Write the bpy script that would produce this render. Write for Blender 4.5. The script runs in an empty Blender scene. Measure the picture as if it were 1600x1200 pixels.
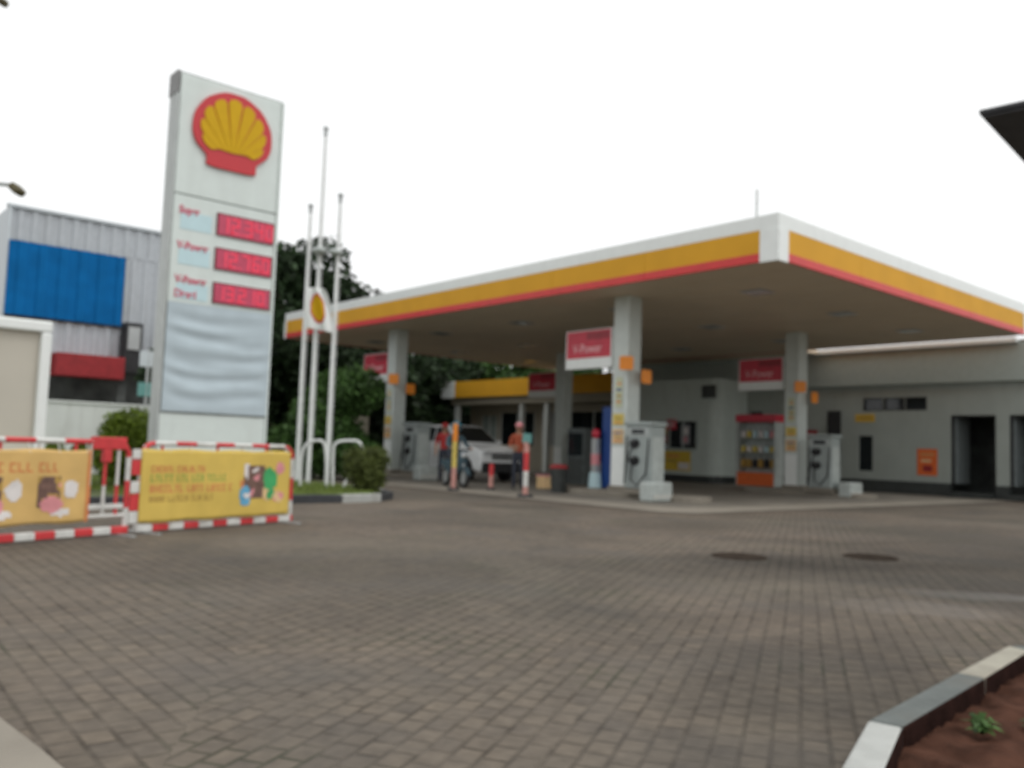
import bpy, math, random
from mathutils import Vector, Matrix, noise
S = bpy.context.scene
COL = S.collection
PI = math.pi
random.seed(7)

# ------------------------------------------------------------------ camera, world, sun, exposure
F_PX, PITCH, ROLL, YAW, EYE = 1348.15, 0.07483, 0.03458, 0.71527, 1.1
cam_d = bpy.data.cameras.new('camera')
cam = bpy.data.objects.new('camera', cam_d); COL.objects.link(cam)
cam_d.sensor_width = 36; cam_d.lens = F_PX / 1600 * 36; cam_d.clip_end = 2000; cam_d.clip_start = .05
sy, cy = math.sin(YAW), math.cos(YAW)
fw = Vector((math.cos(PITCH) * sy, math.cos(PITCH) * cy, math.sin(PITCH)))
rt = Vector((cy, -sy, 0)); up = rt.cross(fw)
rt2 = rt * math.cos(ROLL) + up * math.sin(ROLL); up2 = -rt * math.sin(ROLL) + up * math.cos(ROLL)
M4 = Matrix((rt2, up2, -fw)).transposed().to_4x4(); M4.translation = Vector((0, 0, EYE))
cam.matrix_world = M4
S.camera = cam
DOF = True
if DOF:                                                     # the photo is softly out of focus everywhere
    cam_d.dof.use_dof = True; cam_d.dof.focus_distance = 0.55; cam_d.dof.aperture_fstop = 9.5
S.render.resolution_x = 1024; S.render.resolution_y = 768
S.view_settings.view_transform = 'Standard'; S.view_settings.look = 'None'
S.view_settings.gamma = 1; S.view_settings.exposure = 0.0

W = bpy.data.worlds.new('World'); S.world = W; W.use_nodes = True
nt = W.node_tree; nt.nodes.clear()
SUN_EL, SUN_AZ = math.radians(58), math.radians(150)        # azimuth clockwise from +Y
sky = nt.nodes.new('ShaderNodeTexSky'); sky.sky_type = 'NISHITA'; sky.sun_disc = False
sky.sun_elevation = SUN_EL; sky.sun_rotation = SUN_AZ; sky.air_density = 1.0; sky.dust_density = 6.0
hs = nt.nodes.new('ShaderNodeHueSaturation'); hs.inputs['Saturation'].default_value = 0.12
mx = nt.nodes.new('ShaderNodeMixRGB'); mx.inputs['Fac'].default_value = 0.72
mx.inputs['Color2'].default_value = (9.9, 10.0, 10.0, 1)    # cloud deck, scaled by the background strength
bg = nt.nodes.new('ShaderNodeBackground'); bg.inputs['Strength'].default_value = 0.135
wo = nt.nodes.new('ShaderNodeOutputWorld')
nt.links.new(sky.outputs[0], hs.inputs['Color']); nt.links.new(hs.outputs[0], mx.inputs['Color1'])
nt.links.new(mx.outputs[0], bg.inputs['Color']); nt.links.new(bg.outputs[0], wo.inputs['Surface'])
sd = bpy.data.lights.new('sun', 'SUN'); sd.energy = 0.6; sd.angle = math.radians(20); sd.color = (1, .97, .93)
sun = bpy.data.objects.new('sun', sd); COL.objects.link(sun)
sdir = Vector((math.sin(SUN_AZ) * math.cos(SUN_EL), math.cos(SUN_AZ) * math.cos(SUN_EL), math.sin(SUN_EL)))
sun.rotation_euler = sdir.to_track_quat('Z', 'Y').to_euler(); sun.location = (0, -10, 30)

# ------------------------------------------------------------------ materials
def mat(name, col, rough=.6, metal=0., var=.12, scale=6., spec=.5, bump=0., bscale=40., island=0., dirt=0., emit=None, estr=0., trans=0., stretch=None):
    m = bpy.data.materials.new(name); m.use_nodes = True
    n = m.node_tree.nodes; l = m.node_tree.links; b = n['Principled BSDF']
    b.inputs['Roughness'].default_value = rough; b.inputs['Metallic'].default_value = metal
    b.inputs['Specular IOR Level'].default_value = spec
    c = (*col, 1)
    tc = n.new('ShaderNodeTexCoord')
    src = tc.outputs['Object']
    if stretch:
        mp = n.new('ShaderNodeMapping'); mp.inputs['Scale'].default_value = stretch
        l.new(src, mp.inputs[0]); src = mp.outputs[0]
    nz = n.new('ShaderNodeTexNoise'); nz.inputs['Scale'].default_value = scale; nz.inputs['Detail'].default_value = 5
    l.new(src, nz.inputs['Vector'])
    mr = n.new('ShaderNodeMapRange'); mr.inputs['From Min'].default_value = .3; mr.inputs['From Max'].default_value = .7
    mr.inputs['To Min'].default_value = 1 - var; mr.inputs['To Max'].default_value = 1 + var
    l.new(nz.outputs['Fac'], mr.inputs[0])
    mul = n.new('ShaderNodeVectorMath'); mul.operation = 'SCALE'; mul.inputs[0].default_value = col
    l.new(mr.outputs[0], mul.inputs['Scale']); out = mul.outputs[0]
    if island:
        g = n.new('ShaderNodeNewGeometry'); m2 = n.new('ShaderNodeMapRange')
        m2.inputs['To Min'].default_value = 1 - island; m2.inputs['To Max'].default_value = 1 + island
        l.new(g.outputs['Random Per Island'], m2.inputs[0])
        mu2 = n.new('ShaderNodeVectorMath'); mu2.operation = 'SCALE'; l.new(out, mu2.inputs[0]); l.new(m2.outputs[0], mu2.inputs['Scale'])
        out = mu2.outputs[0]
    if dirt:
        nd = n.new('ShaderNodeTexNoise'); nd.inputs['Scale'].default_value = 1.3; nd.inputs['Detail'].default_value = 8
        mp = n.new('ShaderNodeMapping'); mp.inputs['Scale'].default_value = (3, 3, .5)
        l.new(tc.outputs['Object'], mp.inputs[0]); l.new(mp.outputs[0], nd.inputs['Vector'])
        rd = n.new('ShaderNodeMapRange'); rd.inputs['From Min'].default_value = .5; rd.inputs['From Max'].default_value = .75
        rd.inputs['To Max'].default_value = dirt; l.new(nd.outputs['Fac'], rd.inputs[0])
        mm = n.new('ShaderNodeMixRGB'); l.new(rd.outputs[0], mm.inputs['Fac']); l.new(out, mm.inputs['Color1'])
        mm.inputs['Color2'].default_value = (.16, .14, .11, 1); out = mm.outputs[0]
    l.new(out, b.inputs['Base Color'])
    if bump:
        nb = n.new('ShaderNodeTexNoise'); nb.inputs['Scale'].default_value = bscale; nb.inputs['Detail'].default_value = 6
        l.new(src, nb.inputs['Vector'])
        bp = n.new('ShaderNodeBump'); bp.inputs['Strength'].default_value = bump; bp.inputs['Distance'].default_value = .02
        l.new(nb.outputs['Fac'], bp.inputs['Height']); l.new(bp.outputs[0], b.inputs['Normal'])
    if emit:
        b.inputs['Emission Color'].default_value = (*emit, 1); b.inputs['Emission Strength'].default_value = estr
    if trans: b.inputs['Transmission Weight'].default_value = trans
    return m

WHITE = mat('white_paint', (.58, .63, .60), .45, var=.04, dirt=.12)
WHITE2 = mat('white_gloss_panel', (.80, .83, .81), .3, var=.02, dirt=.06)
GREYW = mat('weathered_white', (.44, .48, .46), .6, var=.1, dirt=.3)
PYL = mat('pylon_panel', (.66, .73, .70), .35, var=.025, dirt=.08)
PYLS = mat('pylon_side_metal', (.42, .45, .44), .4, var=.08, dirt=.2)
CLOTH = mat('pale_blue_cloth', (.46, .545, .59), .8, var=.05, scale=3)
YEL = mat('yellow_fascia_vinyl', (.68, .345, .022), .6, spec=.25, var=.05, scale=1.2)
RED = mat('red_vinyl', (.62, .03, .03), .4, var=.08)
REDS = mat('sign_red', (.58, .03, .06), .4, var=.08)
PINK = mat('faded_pink_lettering', (.80, .45, .47), .5, var=.1)
SHY = mat('emblem_yellow', (.62, .37, .006), .5, spec=.2, var=.04)
SHR = mat('emblem_red', (.55, .025, .035), .35, var=.04)
TXR = mat('pylon_lettering_red', (.60, .14, .20), .5, var=.08)
LBL = mat('pale_blue_label', (.52, .70, .74), .4, var=.03)
DISP = mat('display_black', (.16, .03, .04), .25, var=.1)
LED = mat('led_red', (.62, .06, .11), .5, emit=(1.0, .05, .10), estr=.30)
LEDG = mat('led_glow_panel', (.40, .05, .10), .4, var=.12, scale=9, emit=(1.0, .06, .14), estr=.10)
SOFF = mat('soffit_panel', (.68, .57, .43), .55, var=.05, scale=.7)
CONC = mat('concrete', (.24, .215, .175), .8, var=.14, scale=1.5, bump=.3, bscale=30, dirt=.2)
CONC_SHADE = mat('forecourt_concrete_shaded', (.185, .168, .140), .7, var=.2, scale=.8, bump=.2, bscale=20, dirt=.3)  # forecourt floor, darker than the apron to carry the canopy's shade
KW = mat('kerb_white_paint', (.40, .41, .39), .65, var=.08, scale=8, bump=.4, bscale=25, dirt=.45)
KC = mat('kerb_cream_paint', (.34, .32, .26), .7, var=.12, scale=8, bump=.4, bscale=25, dirt=.5)
KG = mat('kerb_grey_paint', (.105, .118, .112), .75, var=.15, scale=8, bump=.4, bscale=25, dirt=.3)
KB = mat('kerb_black_paint', (.035, .038, .042), .7, var=.25, scale=8, bump=.4, bscale=25)
DARK = mat('dark_rubber', (.02, .02, .022), .6, var=.2)
DGL = mat('dark_glass', (.012, .016, .018), .08, var=.1)
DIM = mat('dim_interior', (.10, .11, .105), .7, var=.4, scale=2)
GREY = mat('pump_grey', (.31, .35, .34), .45, var=.06, dirt=.15)
STEEL = mat('galvanised_steel', (.45, .47, .47), .45, .5, var=.08)
POLE = mat('pole_white', (.78, .80, .79), .45, var=.06, dirt=.15)
ORG = mat('orange_vinyl', (.85, .27, .02), .45, var=.06)
ORGD = mat('orange_red_poster', (.70, .13, .02), .5, var=.1, scale=12)
POST = mat('sticker_peach', (.72, .50, .26), .5, var=.2, scale=9)
POSTY = mat('sticker_yellow', (.66, .52, .12), .5, var=.2, scale=9)
BYEL = mat('banner_yellow', (.66, .47, .10), .65, var=.07, scale=3)
BORG = mat('banner_amber', (.66, .43, .15), .65, var=.10, scale=3)
TRED = mat('banner_print_orange', (.62, .24, .08), .65, var=.1)
TGRN = mat('banner_print_green', (.30, .36, .07), .65, var=.1)
TBRN = mat('banner_print_brown', (.42, .26, .06), .65, var=.1)
PBRN = mat('banner_picture_brown', (.16, .09, .07), .65, var=.35, scale=14)
PGRN = mat('banner_picture_green', (.05, .36, .12), .65, var=.15)
PBLU = mat('banner_picture_blue', (.12, .36, .55), .65, var=.2)
PPNK = mat('banner_picture_pink', (.70, .28, .30), .65, var=.15)
PWHT = mat('banner_picture_white', (.72, .68, .66), .65, var=.1)
BRED = mat('barrier_red', (.60, .045, .05), .5, var=.12)
BWHT = mat('barrier_white', (.66, .66, .63), .5, var=.1, dirt=.3)
CLAD = mat('grey_metal_cladding', (.44, .47, .50), .5, .1, var=.06, dirt=.15)
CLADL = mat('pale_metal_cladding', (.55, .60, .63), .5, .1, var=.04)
BLUE = mat('blue_metal_sheet', (.004, .125, .35), .8, var=.12, scale=2, spec=.1)
AWR = mat('dark_red_sheet', (.30, .018, .022), .6, var=.15)
BEIGE = mat('cream_panel', (.50, .47, .40), .7, var=.07, scale=.8)
WALLW = mat('painted_wall', (.62, .65, .62), .7, var=.06, scale=1.5, dirt=.2)
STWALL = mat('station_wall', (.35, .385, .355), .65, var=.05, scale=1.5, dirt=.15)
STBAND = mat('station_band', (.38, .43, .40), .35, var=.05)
SHOPW = mat('shop_wall', (.36, .33, .26), .7, var=.05, dirt=.15)
SKIRT = mat('dark_tile_plinth', (.035, .04, .038), .5, var=.2)
BARK = mat('bark', (.10, .08, .06), .9, var=.3, scale=8, bump=.6, bscale=15)
LEAFD = mat('leaf_dark_green', (.020, .038, .014), .6, var=.35, scale=.8, island=.55, spec=.2)
LEAFM = mat('leaf_mid_green', (.045, .095, .022), .55, var=.35, scale=1.2, island=.55, spec=.2)
LEAFY = mat('leaf_yellow_green', (.14, .20, .022), .55, var=.35, scale=3, island=.5, spec=.2)
LEAFO = mat('leaf_olive', (.08, .10, .025), .55, var=.35, scale=3, island=.5, spec=.2)
SKIN = mat('skin', (.35, .19, .12), .6)
SHIRT = mat('red_shirt', (.34, .02, .02), .8, var=.15)
SHIRTO = mat('orange_red_shirt', (.34, .07, .03), .8, var=.15)
TRSR = mat('dark_trousers', (.03, .035, .05), .85, var=.2)
JACK = mat('dark_teal_jacket', (.05, .09, .11), .8, var=.2)
TEAL = mat('teal_plastic', (.01, .20, .27), .35)
TURQ = mat('turquoise_panel', (.13, .32, .30), .5, var=.1)
NAVY = mat('navy_panel', (.012, .06, .26), .4, var=.1)
CARW = mat('car_white', (.80, .82, .82), .25, var=.02, spec=.6)
LAMP = mat('lamp_glass', (.55, .57, .58), .12)

def ground_mat():
    m = bpy.data.materials.new('block_paving'); m.use_nodes = True
    n = m.node_tree.nodes; l = m.node_tree.links; b = n['Principled BSDF']
    tc = n.new('ShaderNodeTexCoord')
    # slight wobble of the courses
    wn = n.new('ShaderNodeTexNoise'); wn.inputs['Scale'].default_value = 1.4; wn.inputs['Detail'].default_value = 3
    l.new(tc.outputs['Object'], wn.inputs['Vector'])
    ws = n.new('ShaderNodeVectorMath'); ws.operation = 'MULTIPLY_ADD'; ws.inputs[1].default_value = (.014, .014, 0)
    l.new(wn.outputs['Color'], ws.inputs[0]); l.new(tc.outputs['Object'], ws.inputs[2])
    def bricks(ang, w, h):
        mp = n.new('ShaderNodeMapping'); mp.inputs['Rotation'].default_value = (0, 0, -ang)
        l.new(ws.outputs[0], mp.inputs[0])
        br = n.new('ShaderNodeTexBrick'); br.inputs['Scale'].default_value = 1
        br.inputs['Brick Width'].default_value = w; br.inputs['Row Height'].default_value = h
        br.inputs['Mortar Size'].default_value = .017; br.inputs['Mortar Smooth'].default_value = 1.0
        br.inputs['Bias'].default_value = 0
        br.inputs['Color1'].default_value = (.80, .80, .82, 1); br.inputs['Color2'].default_value = (1.20, 1.17, 1.12, 1)
        br.inputs['Mortar'].default_value = (.42, .40, .37, 1)
        l.new(mp.outputs[0], br.inputs['Vector']); return br
    a1 = PI / 2 - (YAW - .0) + 0.0                                     # camera forward measured from +X
    b1 = bricks(a1 - math.radians(18.7), .142, .108)
    b2 = bricks(a1 + math.radians(38.7), .150, .118)
    # the zone on the left is laid in another direction
    sx = n.new('ShaderNodeSeparateXYZ'); l.new(tc.outputs['Object'], sx.inputs[0])
    ma = n.new('ShaderNodeMath'); ma.operation = 'MULTIPLY_ADD'; ma.inputs[1].default_value = -.62; ma.inputs[2].default_value = .75
    l.new(sx.outputs['Y'], ma.inputs[0])
    mb = n.new('ShaderNodeMath'); mb.operation = 'ADD'; l.new(ma.outputs[0], mb.inputs[0]); l.new(sx.outputs['X'], mb.inputs[1])
    ga = n.new('ShaderNodeMath'); ga.operation = 'GREATER_THAN'; ga.inputs[1].default_value = 0; l.new(mb.outputs[0], ga.inputs[0])
    mc = n.new('ShaderNodeMixRGB'); l.new(ga.outputs[0], mc.inputs['Fac'])
    l.new(b2.outputs['Color'], mc.inputs['Color1']); l.new(b1.outputs['Color'], mc.inputs['Color2'])
    mf = n.new('ShaderNodeMixRGB'); l.new(ga.outputs[0], mf.inputs['Fac'])
    l.new(b2.outputs['Fac'], mf.inputs['Color1']); l.new(b1.outputs['Fac'], mf.inputs['Color2'])
    # broad colour drift and stains
    def nz(scale, det, mn, mxv, lo, hi, dist=0):
        t = n.new('ShaderNodeTexNoise'); t.inputs['Scale'].default_value = scale; t.inputs['Detail'].default_value = det
        t.inputs['Distortion'].default_value = dist
        l.new(tc.outputs['Object'], t.inputs['Vector'])
        r = n.new('ShaderNodeMapRange'); r.inputs['From Min'].default_value = mn; r.inputs['From Max'].default_value = mxv
        r.inputs['To Min'].default_value = lo; r.inputs['To Max'].default_value = hi; l.new(t.outputs['Fac'], r.inputs[0]); return r
    big = nz(.22, 6, .35, .65, 0, 1, .6)
    basec = n.new('ShaderNodeMixRGB'); l.new(big.outputs[0], basec.inputs['Fac'])
    basec.inputs['Color1'].default_value = (.112, .097, .077, 1); basec.inputs['Color2'].default_value = (.160, .130, .102, 1)
    fine = nz(14, 6, .3, .7, .82, 1.18)
    jf = nz(5.5, 4, .38, .66, .25, 1.0)
    m1 = n.new('ShaderNodeMixRGB'); m1.blend_type = 'MULTIPLY'; l.new(jf.outputs[0], m1.inputs['Fac'])
    l.new(basec.outputs[0], m1.inputs['Color1']); l.new(mc.outputs[0], m1.inputs['Color2'])
    m2 = n.new('ShaderNodeVectorMath'); m2.operation = 'SCALE'; l.new(m1.outputs[0], m2.inputs[0]); l.new(fine.outputs[0], m2.inputs['Scale'])
    # joints with moss in places
    moss = nz(1.1, 5, .55, .7, 0, .8)
    jm = n.new('ShaderNodeMath'); jm.operation = 'MULTIPLY'; l.new(moss.outputs[0], jm.inputs[0]); l.new(mf.outputs[0], jm.inputs[1])
    m3 = n.new('ShaderNodeMixRGB'); l.new(jm.outputs[0], m3.inputs['Fac']); l.new(m2.outputs[0], m3.inputs['Color1'])
    m3.inputs['Color2'].default_value = (.035, .045, .02, 1)
    # worn dark patches, sand drifts
    st = nz(.8, 8, .50, .72, 0, .5, .4)
    m4 = n.new('ShaderNodeMixRGB'); l.new(st.outputs[0], m4.inputs['Fac']); l.new(m3.outputs[0], m4.inputs['Color1'])
    m4.inputs['Color2'].default_value = (.088, .082, .075, 1)
    sa = nz(.35, 6, .55, .75, 0, .5, .5)
    m5 = n.new('ShaderNodeMixRGB'); l.new(sa.outputs[0], m5.inputs['Fac']); l.new(m4.outputs[0], m5.inputs['Color1'])
    m5.inputs['Color2'].default_value = (.185, .158, .122, 1)
    l.new(m5.outputs[0], b.inputs['Base Color'])
    worn = nz(.45, 6, .42, .62, 1.0, .76, .8)
    m6 = n.new('ShaderNodeVectorMath'); m6.operation = 'SCALE'; l.new(m5.outputs[0], m6.inputs[0]); l.new(worn.outputs[0], m6.inputs['Scale']); l.new(m6.outputs[0], b.inputs['Base Color'])
    # damp film: a few low spots
    def blob(x, y, rx, ry, rot):
        mp = n.new('ShaderNodeMapping'); mp.vector_type = 'TEXTURE'
        mp.inputs['Location'].default_value = (x, y, 0); mp.inputs['Rotation'].default_value = (0, 0, rot); mp.inputs['Scale'].default_value = (rx, ry, 1)
        dn = n.new('ShaderNodeVectorMath'); dn.operation = 'MULTIPLY_ADD'; dn.inputs[1].default_value = (.5, .5, 0)
        dt = n.new('ShaderNodeTexNoise'); dt.inputs['Scale'].default_value = 1.2; dt.inputs['Detail'].default_value = 5
        l.new(tc.outputs['Object'], dt.inputs['Vector']); l.new(dt.outputs['Color'], dn.inputs[0])
        sb = n.new('ShaderNodeVectorMath'); sb.operation = 'ADD'; sb.inputs[1].default_value = (-.25, -.25, 0)
        l.new(tc.outputs['Object'], sb.inputs[0]); l.new(sb.outputs[0], dn.inputs[2]); l.new(dn.outputs[0], mp.inputs[0])
        le = n.new('ShaderNodeVectorMath'); le.operation = 'LENGTH'; l.new(mp.outputs[0], le.inputs[0])
        r = n.new('ShaderNodeMapRange'); r.inputs['From Min'].default_value = 1; r.inputs['From Max'].default_value = .55
        l.new(le.outputs['Value'], r.inputs[0]); return r
    acc = None
    for a in ((6.75, 2.95, .80, .45, -.85), (7.9, 2.9, .8, .30, -.8)):
        r = blob(*a)
        if acc is None: acc = r.outputs[0]
        else:
            x = n.new('ShaderNodeMath'); x.operation = 'MAXIMUM'; l.new(acc, x.inputs[0]); l.new(r.outputs[0], x.inputs[1]); acc = x.outputs[0]
    # darker blocks by the planter and in the right middle distance
    dark_amt = None
    for a in ((4.1, 2.3, 1.5, .7, .25), (8.6, 4.9, 1.9, .8, -.7)):
        r = blob(*a)
        if dark_amt is None: dark_amt = r.outputs[0]
        else:
            x = n.new('ShaderNodeMath'); x.operation = 'MAXIMUM'; l.new(dark_amt, x.inputs[0]); l.new(r.outputs[0], x.inputs[1]); dark_amt = x.outputs[0]
    sk = n.new('ShaderNodeMapRange'); sk.inputs['To Min'].default_value = 1.0; sk.inputs['To Max'].default_value = .68; l.new(dark_amt, sk.inputs[0])
    m7 = n.new('ShaderNodeVectorMath'); m7.operation = 'SCALE'; l.new(m6.outputs[0], m7.inputs[0]); l.new(sk.outputs[0], m7.inputs['Scale']); l.new(m7.outputs[0], b.inputs['Base Color'])
    rr = n.new('ShaderNodeMapRange'); rr.inputs['To Min'].default_value = .85; rr.inputs['To Max'].default_value = .42
    l.new(acc, rr.inputs[0]); l.new(rr.outputs[0], b.inputs['Roughness']); b.inputs['Specular IOR Level'].default_value = .3
    # bump
    inv = n.new('ShaderNodeMath'); inv.operation = 'SUBTRACT'; inv.inputs[0].default_value = 1; l.new(mf.outputs[0], inv.inputs[1])
    fb = n.new('ShaderNodeMath'); fb.operation = 'MULTIPLY_ADD'; fb.inputs[1].default_value = .25; l.new(fine.outputs[0], fb.inputs[0]); l.new(inv.outputs[0], fb.inputs[2])
    bp = n.new('ShaderNodeBump'); bs = n.new('ShaderNodeMapRange'); bs.inputs['To Min'].default_value = .55; bs.inputs['To Max'].default_value = .25; l.new(acc, bs.inputs[0]); l.new(bs.outputs[0], bp.inputs['Strength']); bp.inputs['Distance'].default_value = .01
    l.new(fb.outputs[0], bp.inputs['Height']); l.new(bp.outputs[0], b.inputs['Normal'])
    return m
PAVE = ground_mat()

def soil_mat():
    m = mat('red_brown_soil', (.070, .032, .021), .95, var=.45, scale=7, spec=.08, bump=1.0, bscale=22); return m
IRON = mat('rusty_iron', (.045, .034, .026), .95, var=.3, spec=.05)
SOIL = soil_mat()
SHADE_MUD = mat('shaded_mud', (.022, .010, .008), .95, var=.4, scale=9, spec=.05, bump=.5)  # soil-splashed inner kerb face, its shade painted into the dark colour
GRASSB = mat('grass_earth', (.07, .09, .025), .9, var=.4, scale=5, bump=.8, bscale=30)
GRASS = mat('grass_blade', (.16, .22, .04), .7, var=.3, scale=3, island=.5)

# ------------------------------------------------------------------ mesh helpers
class MB:
    def __init__(s): s.v = []; s.f = []; s.m = []; s.mats = []; s.adds = []
    def mi(s, m):
        if m not in s.mats: s.mats.append(m)
        return s.mats.index(m)
    def add(s, vs, fs, m):
        s.adds.append((len(s.v), len(s.f))); o = len(s.v); k = s.mi(m); s.v += [tuple(p) for p in vs]
        s.f += [tuple(i + o for i in f) for f in fs]; s.m += [k] * len(fs); return s
    def _b(s): pass
    def box(s, x0, x1, y0, y1, z0, z1, m):
        vs = [(x0, y0, z0), (x1, y0, z0), (x1, y1, z0), (x0, y1, z0), (x0, y0, z1), (x1, y0, z1), (x1, y1, z1), (x0, y1, z1)]
        return s.add(vs, [(0, 3, 2, 1), (4, 5, 6, 7), (0, 1, 5, 4), (1, 2, 6, 5), (2, 3, 7, 6), (3, 0, 4, 7)], m)
    def obox(s, c, size, rz, m, rx=0, ry=0):
        R = Matrix.Rotation(rz, 3, 'Z') @ Matrix.Rotation(ry, 3, 'Y') @ Matrix.Rotation(rx, 3, 'X'); c = Vector(c); a, b, d = [q / 2 for q in size]
        vs = [c + R @ Vector(p) for p in ((-a, -b, -d), (a, -b, -d), (a, b, -d), (-a, b, -d), (-a, -b, d), (a, -b, d), (a, b, d), (-a, b, d))]
        return s.add(vs, [(0, 3, 2, 1), (4, 5, 6, 7), (0, 1, 5, 4), (1, 2, 6, 5), (2, 3, 7, 6), (3, 0, 4, 7)], m)
    def tube(s, pts, rs, m, n=10, caps=True):
        pts = [Vector(p) for p in pts]
        if not isinstance(rs, (list, tuple)): rs = [rs] * len(pts)
        vs = []; prev = None
        for i, p in enumerate(pts):
            d = (pts[min(i + 1, len(pts) - 1)] - pts[max(i - 1, 0)]).normalized()
            if prev is None:
                a = d.orthogonal().normalized()
            else:
                a = (prev - d * prev.dot(d)).normalized()
            prev = a; b = d.cross(a)
            for k in range(n):
                t = 2 * PI * k / n; vs.append(p + (a * math.cos(t) + b * math.sin(t)) * rs[i])
        fs = []
        for i in range(len(pts) - 1):
            for k in range(n):
                fs.append((i * n + k, i * n + (k + 1) % n, (i + 1) * n + (k + 1) % n, (i + 1) * n + k))
        if caps: fs += [tuple(range(n - 1, -1, -1)), tuple((len(pts) - 1) * n + k for k in range(n))]
        return s.add(vs, fs, m)
    def prism(s, poly, d0, d1, m, axis='z', T=None):
        # poly in 2D, extruded from d0 to d1. axis z: (x,y,d); axis y: (x,d,z); axis x: (d,x,z)
        def P(a, b, d): 
            q = {'z': (a, b, d), 'y': (a, d, b), 'x': (d, a, b)}[axis]
            return T @ Vector(q) if T else q
        n = len(poly); vs = [P(a, b, d0) for a, b in poly] + [P(a, b, d1) for a, b in poly]
        fs = [tuple(range(n)), tuple(range(2 * n - 1, n - 1, -1))] + [(i, (i + 1) % n, n + (i + 1) % n, n + i) for i in range(n)]
        return s.add(vs, fs, m)
    def sphere(s, c, r, m, nu=14, nv=8):
        if not isinstance(r, (list, tuple)): r = (r, r, r)
        vs = []; fs = []
        for i in range(nv + 1):
            t = PI * i / nv
            for k in range(nu):
                p = 2 * PI * k / nu; vs.append((c[0] + r[0] * math.sin(t) * math.cos(p), c[1] + r[1] * math.sin(t) * math.sin(p), c[2] + r[2] * math.cos(t)))
        for i in range(nv):
            for k in range(nu): fs.append((i * nu + k, (i + 1) * nu + k, (i + 1) * nu + (k + 1) % nu, i * nu + (k + 1) % nu))
        return s.add(vs, fs, m)
    def build_each(s, name, parent=None, bevel=0, smooth=False):
        out = []
        for i, (v0, f0) in enumerate(s.adds):
            v1, f1 = s.adds[i + 1] if i + 1 < len(s.adds) else (len(s.v), len(s.f))
            q = MB(); q.v = s.v[v0:v1]; q.f = [tuple(k - v0 for k in f) for f in s.f[f0:f1]]
            q.m = [0] * (f1 - f0); q.mats = [s.mats[s.m[f0]]]; out.append(q.build(name, parent, bevel, smooth))
        return out
    def build(s, name, parent=None, bevel=0, smooth=False, fix=True):
        me = bpy.data.meshes.new(name); me.from_pydata(s.v, [], s.f)
        for m in s.mats: me.materials.append(m)
        me.polygons.foreach_set('material_index', s.m)
        if fix:
            import bmesh
            bm = bmesh.new(); bm.from_mesh(me); bmesh.ops.recalc_face_normals(bm, faces=bm.faces); bm.to_mesh(me); bm.free()
        if smooth:
            me.polygons.foreach_set('use_smooth', [True] * len(me.polygons))
            try: me.set_sharp_from_angle(angle=math.radians(42))
            except Exception: pass
        me.update()
        o = bpy.data.objects.new(name, me); COL.objects.link(o)
        if parent: o.parent = parent
        if bevel:
            b = o.modifiers.new('bevel', 'BEVEL'); b.width = bevel; b.segments = 2; b.limit_method = 'ANGLE'
        return o
def tag(o, label, cat, group=None, kind=None):
    if label: o['label'] = label
    if cat: o['category'] = cat
    if group: o['group'] = group
    if kind: o['kind'] = kind
    return o
def thing(name, loc, label, cat, group=None, rz=0):
    o = bpy.data.objects.new(name, None); COL.objects.link(o); o.location = loc; o.rotation_euler = (0, 0, rz); o.empty_display_size = .1
    return tag(o, label, cat, group)
def copy_tree(o, parent=None):
    c = o.copy(); COL.objects.link(c)
    if parent: c.parent = parent
    for ch in list(o.children): copy_tree(ch, c)
    return c
def structure(o): o['kind'] = 'structure'; return o
def text_mesh(name, body, size, m, parent, M, ext=.004, xs=1.0, bold=0.0):
    cu = bpy.data.curves.new(name, 'FONT'); cu.body = body; cu.size = size; cu.extrude = ext; cu.align_x = 'LEFT'; cu.offset = bold
    t = bpy.data.objects.new(name, cu); COL.objects.link(t)
    dg = bpy.context.evaluated_depsgraph_get(); dg.update()
    me = bpy.data.meshes.new_from_object(t.evaluated_get(dg)); bpy.data.objects.remove(t)
    me.transform(M @ Matrix.Diagonal((xs, 1, 1, 1))); me.materials.clear(); me.materials.append(m)
    o = bpy.data.objects.new(name, me); COL.objects.link(o); o.parent = parent; return o
def face_y(x, y, z):      # text plane facing -Y, reading along +X
    return Matrix.Translation((x, y, z)) @ Matrix.Rotation(PI / 2, 4, 'X')
def face_x(x, y, z):      # text plane facing -X, reading along -Y
    return Matrix.Translation((x, y, z)) @ Matrix.Rotation(-PI / 2, 4, 'Z') @ Matrix.Rotation(PI / 2, 4, 'X')

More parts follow.
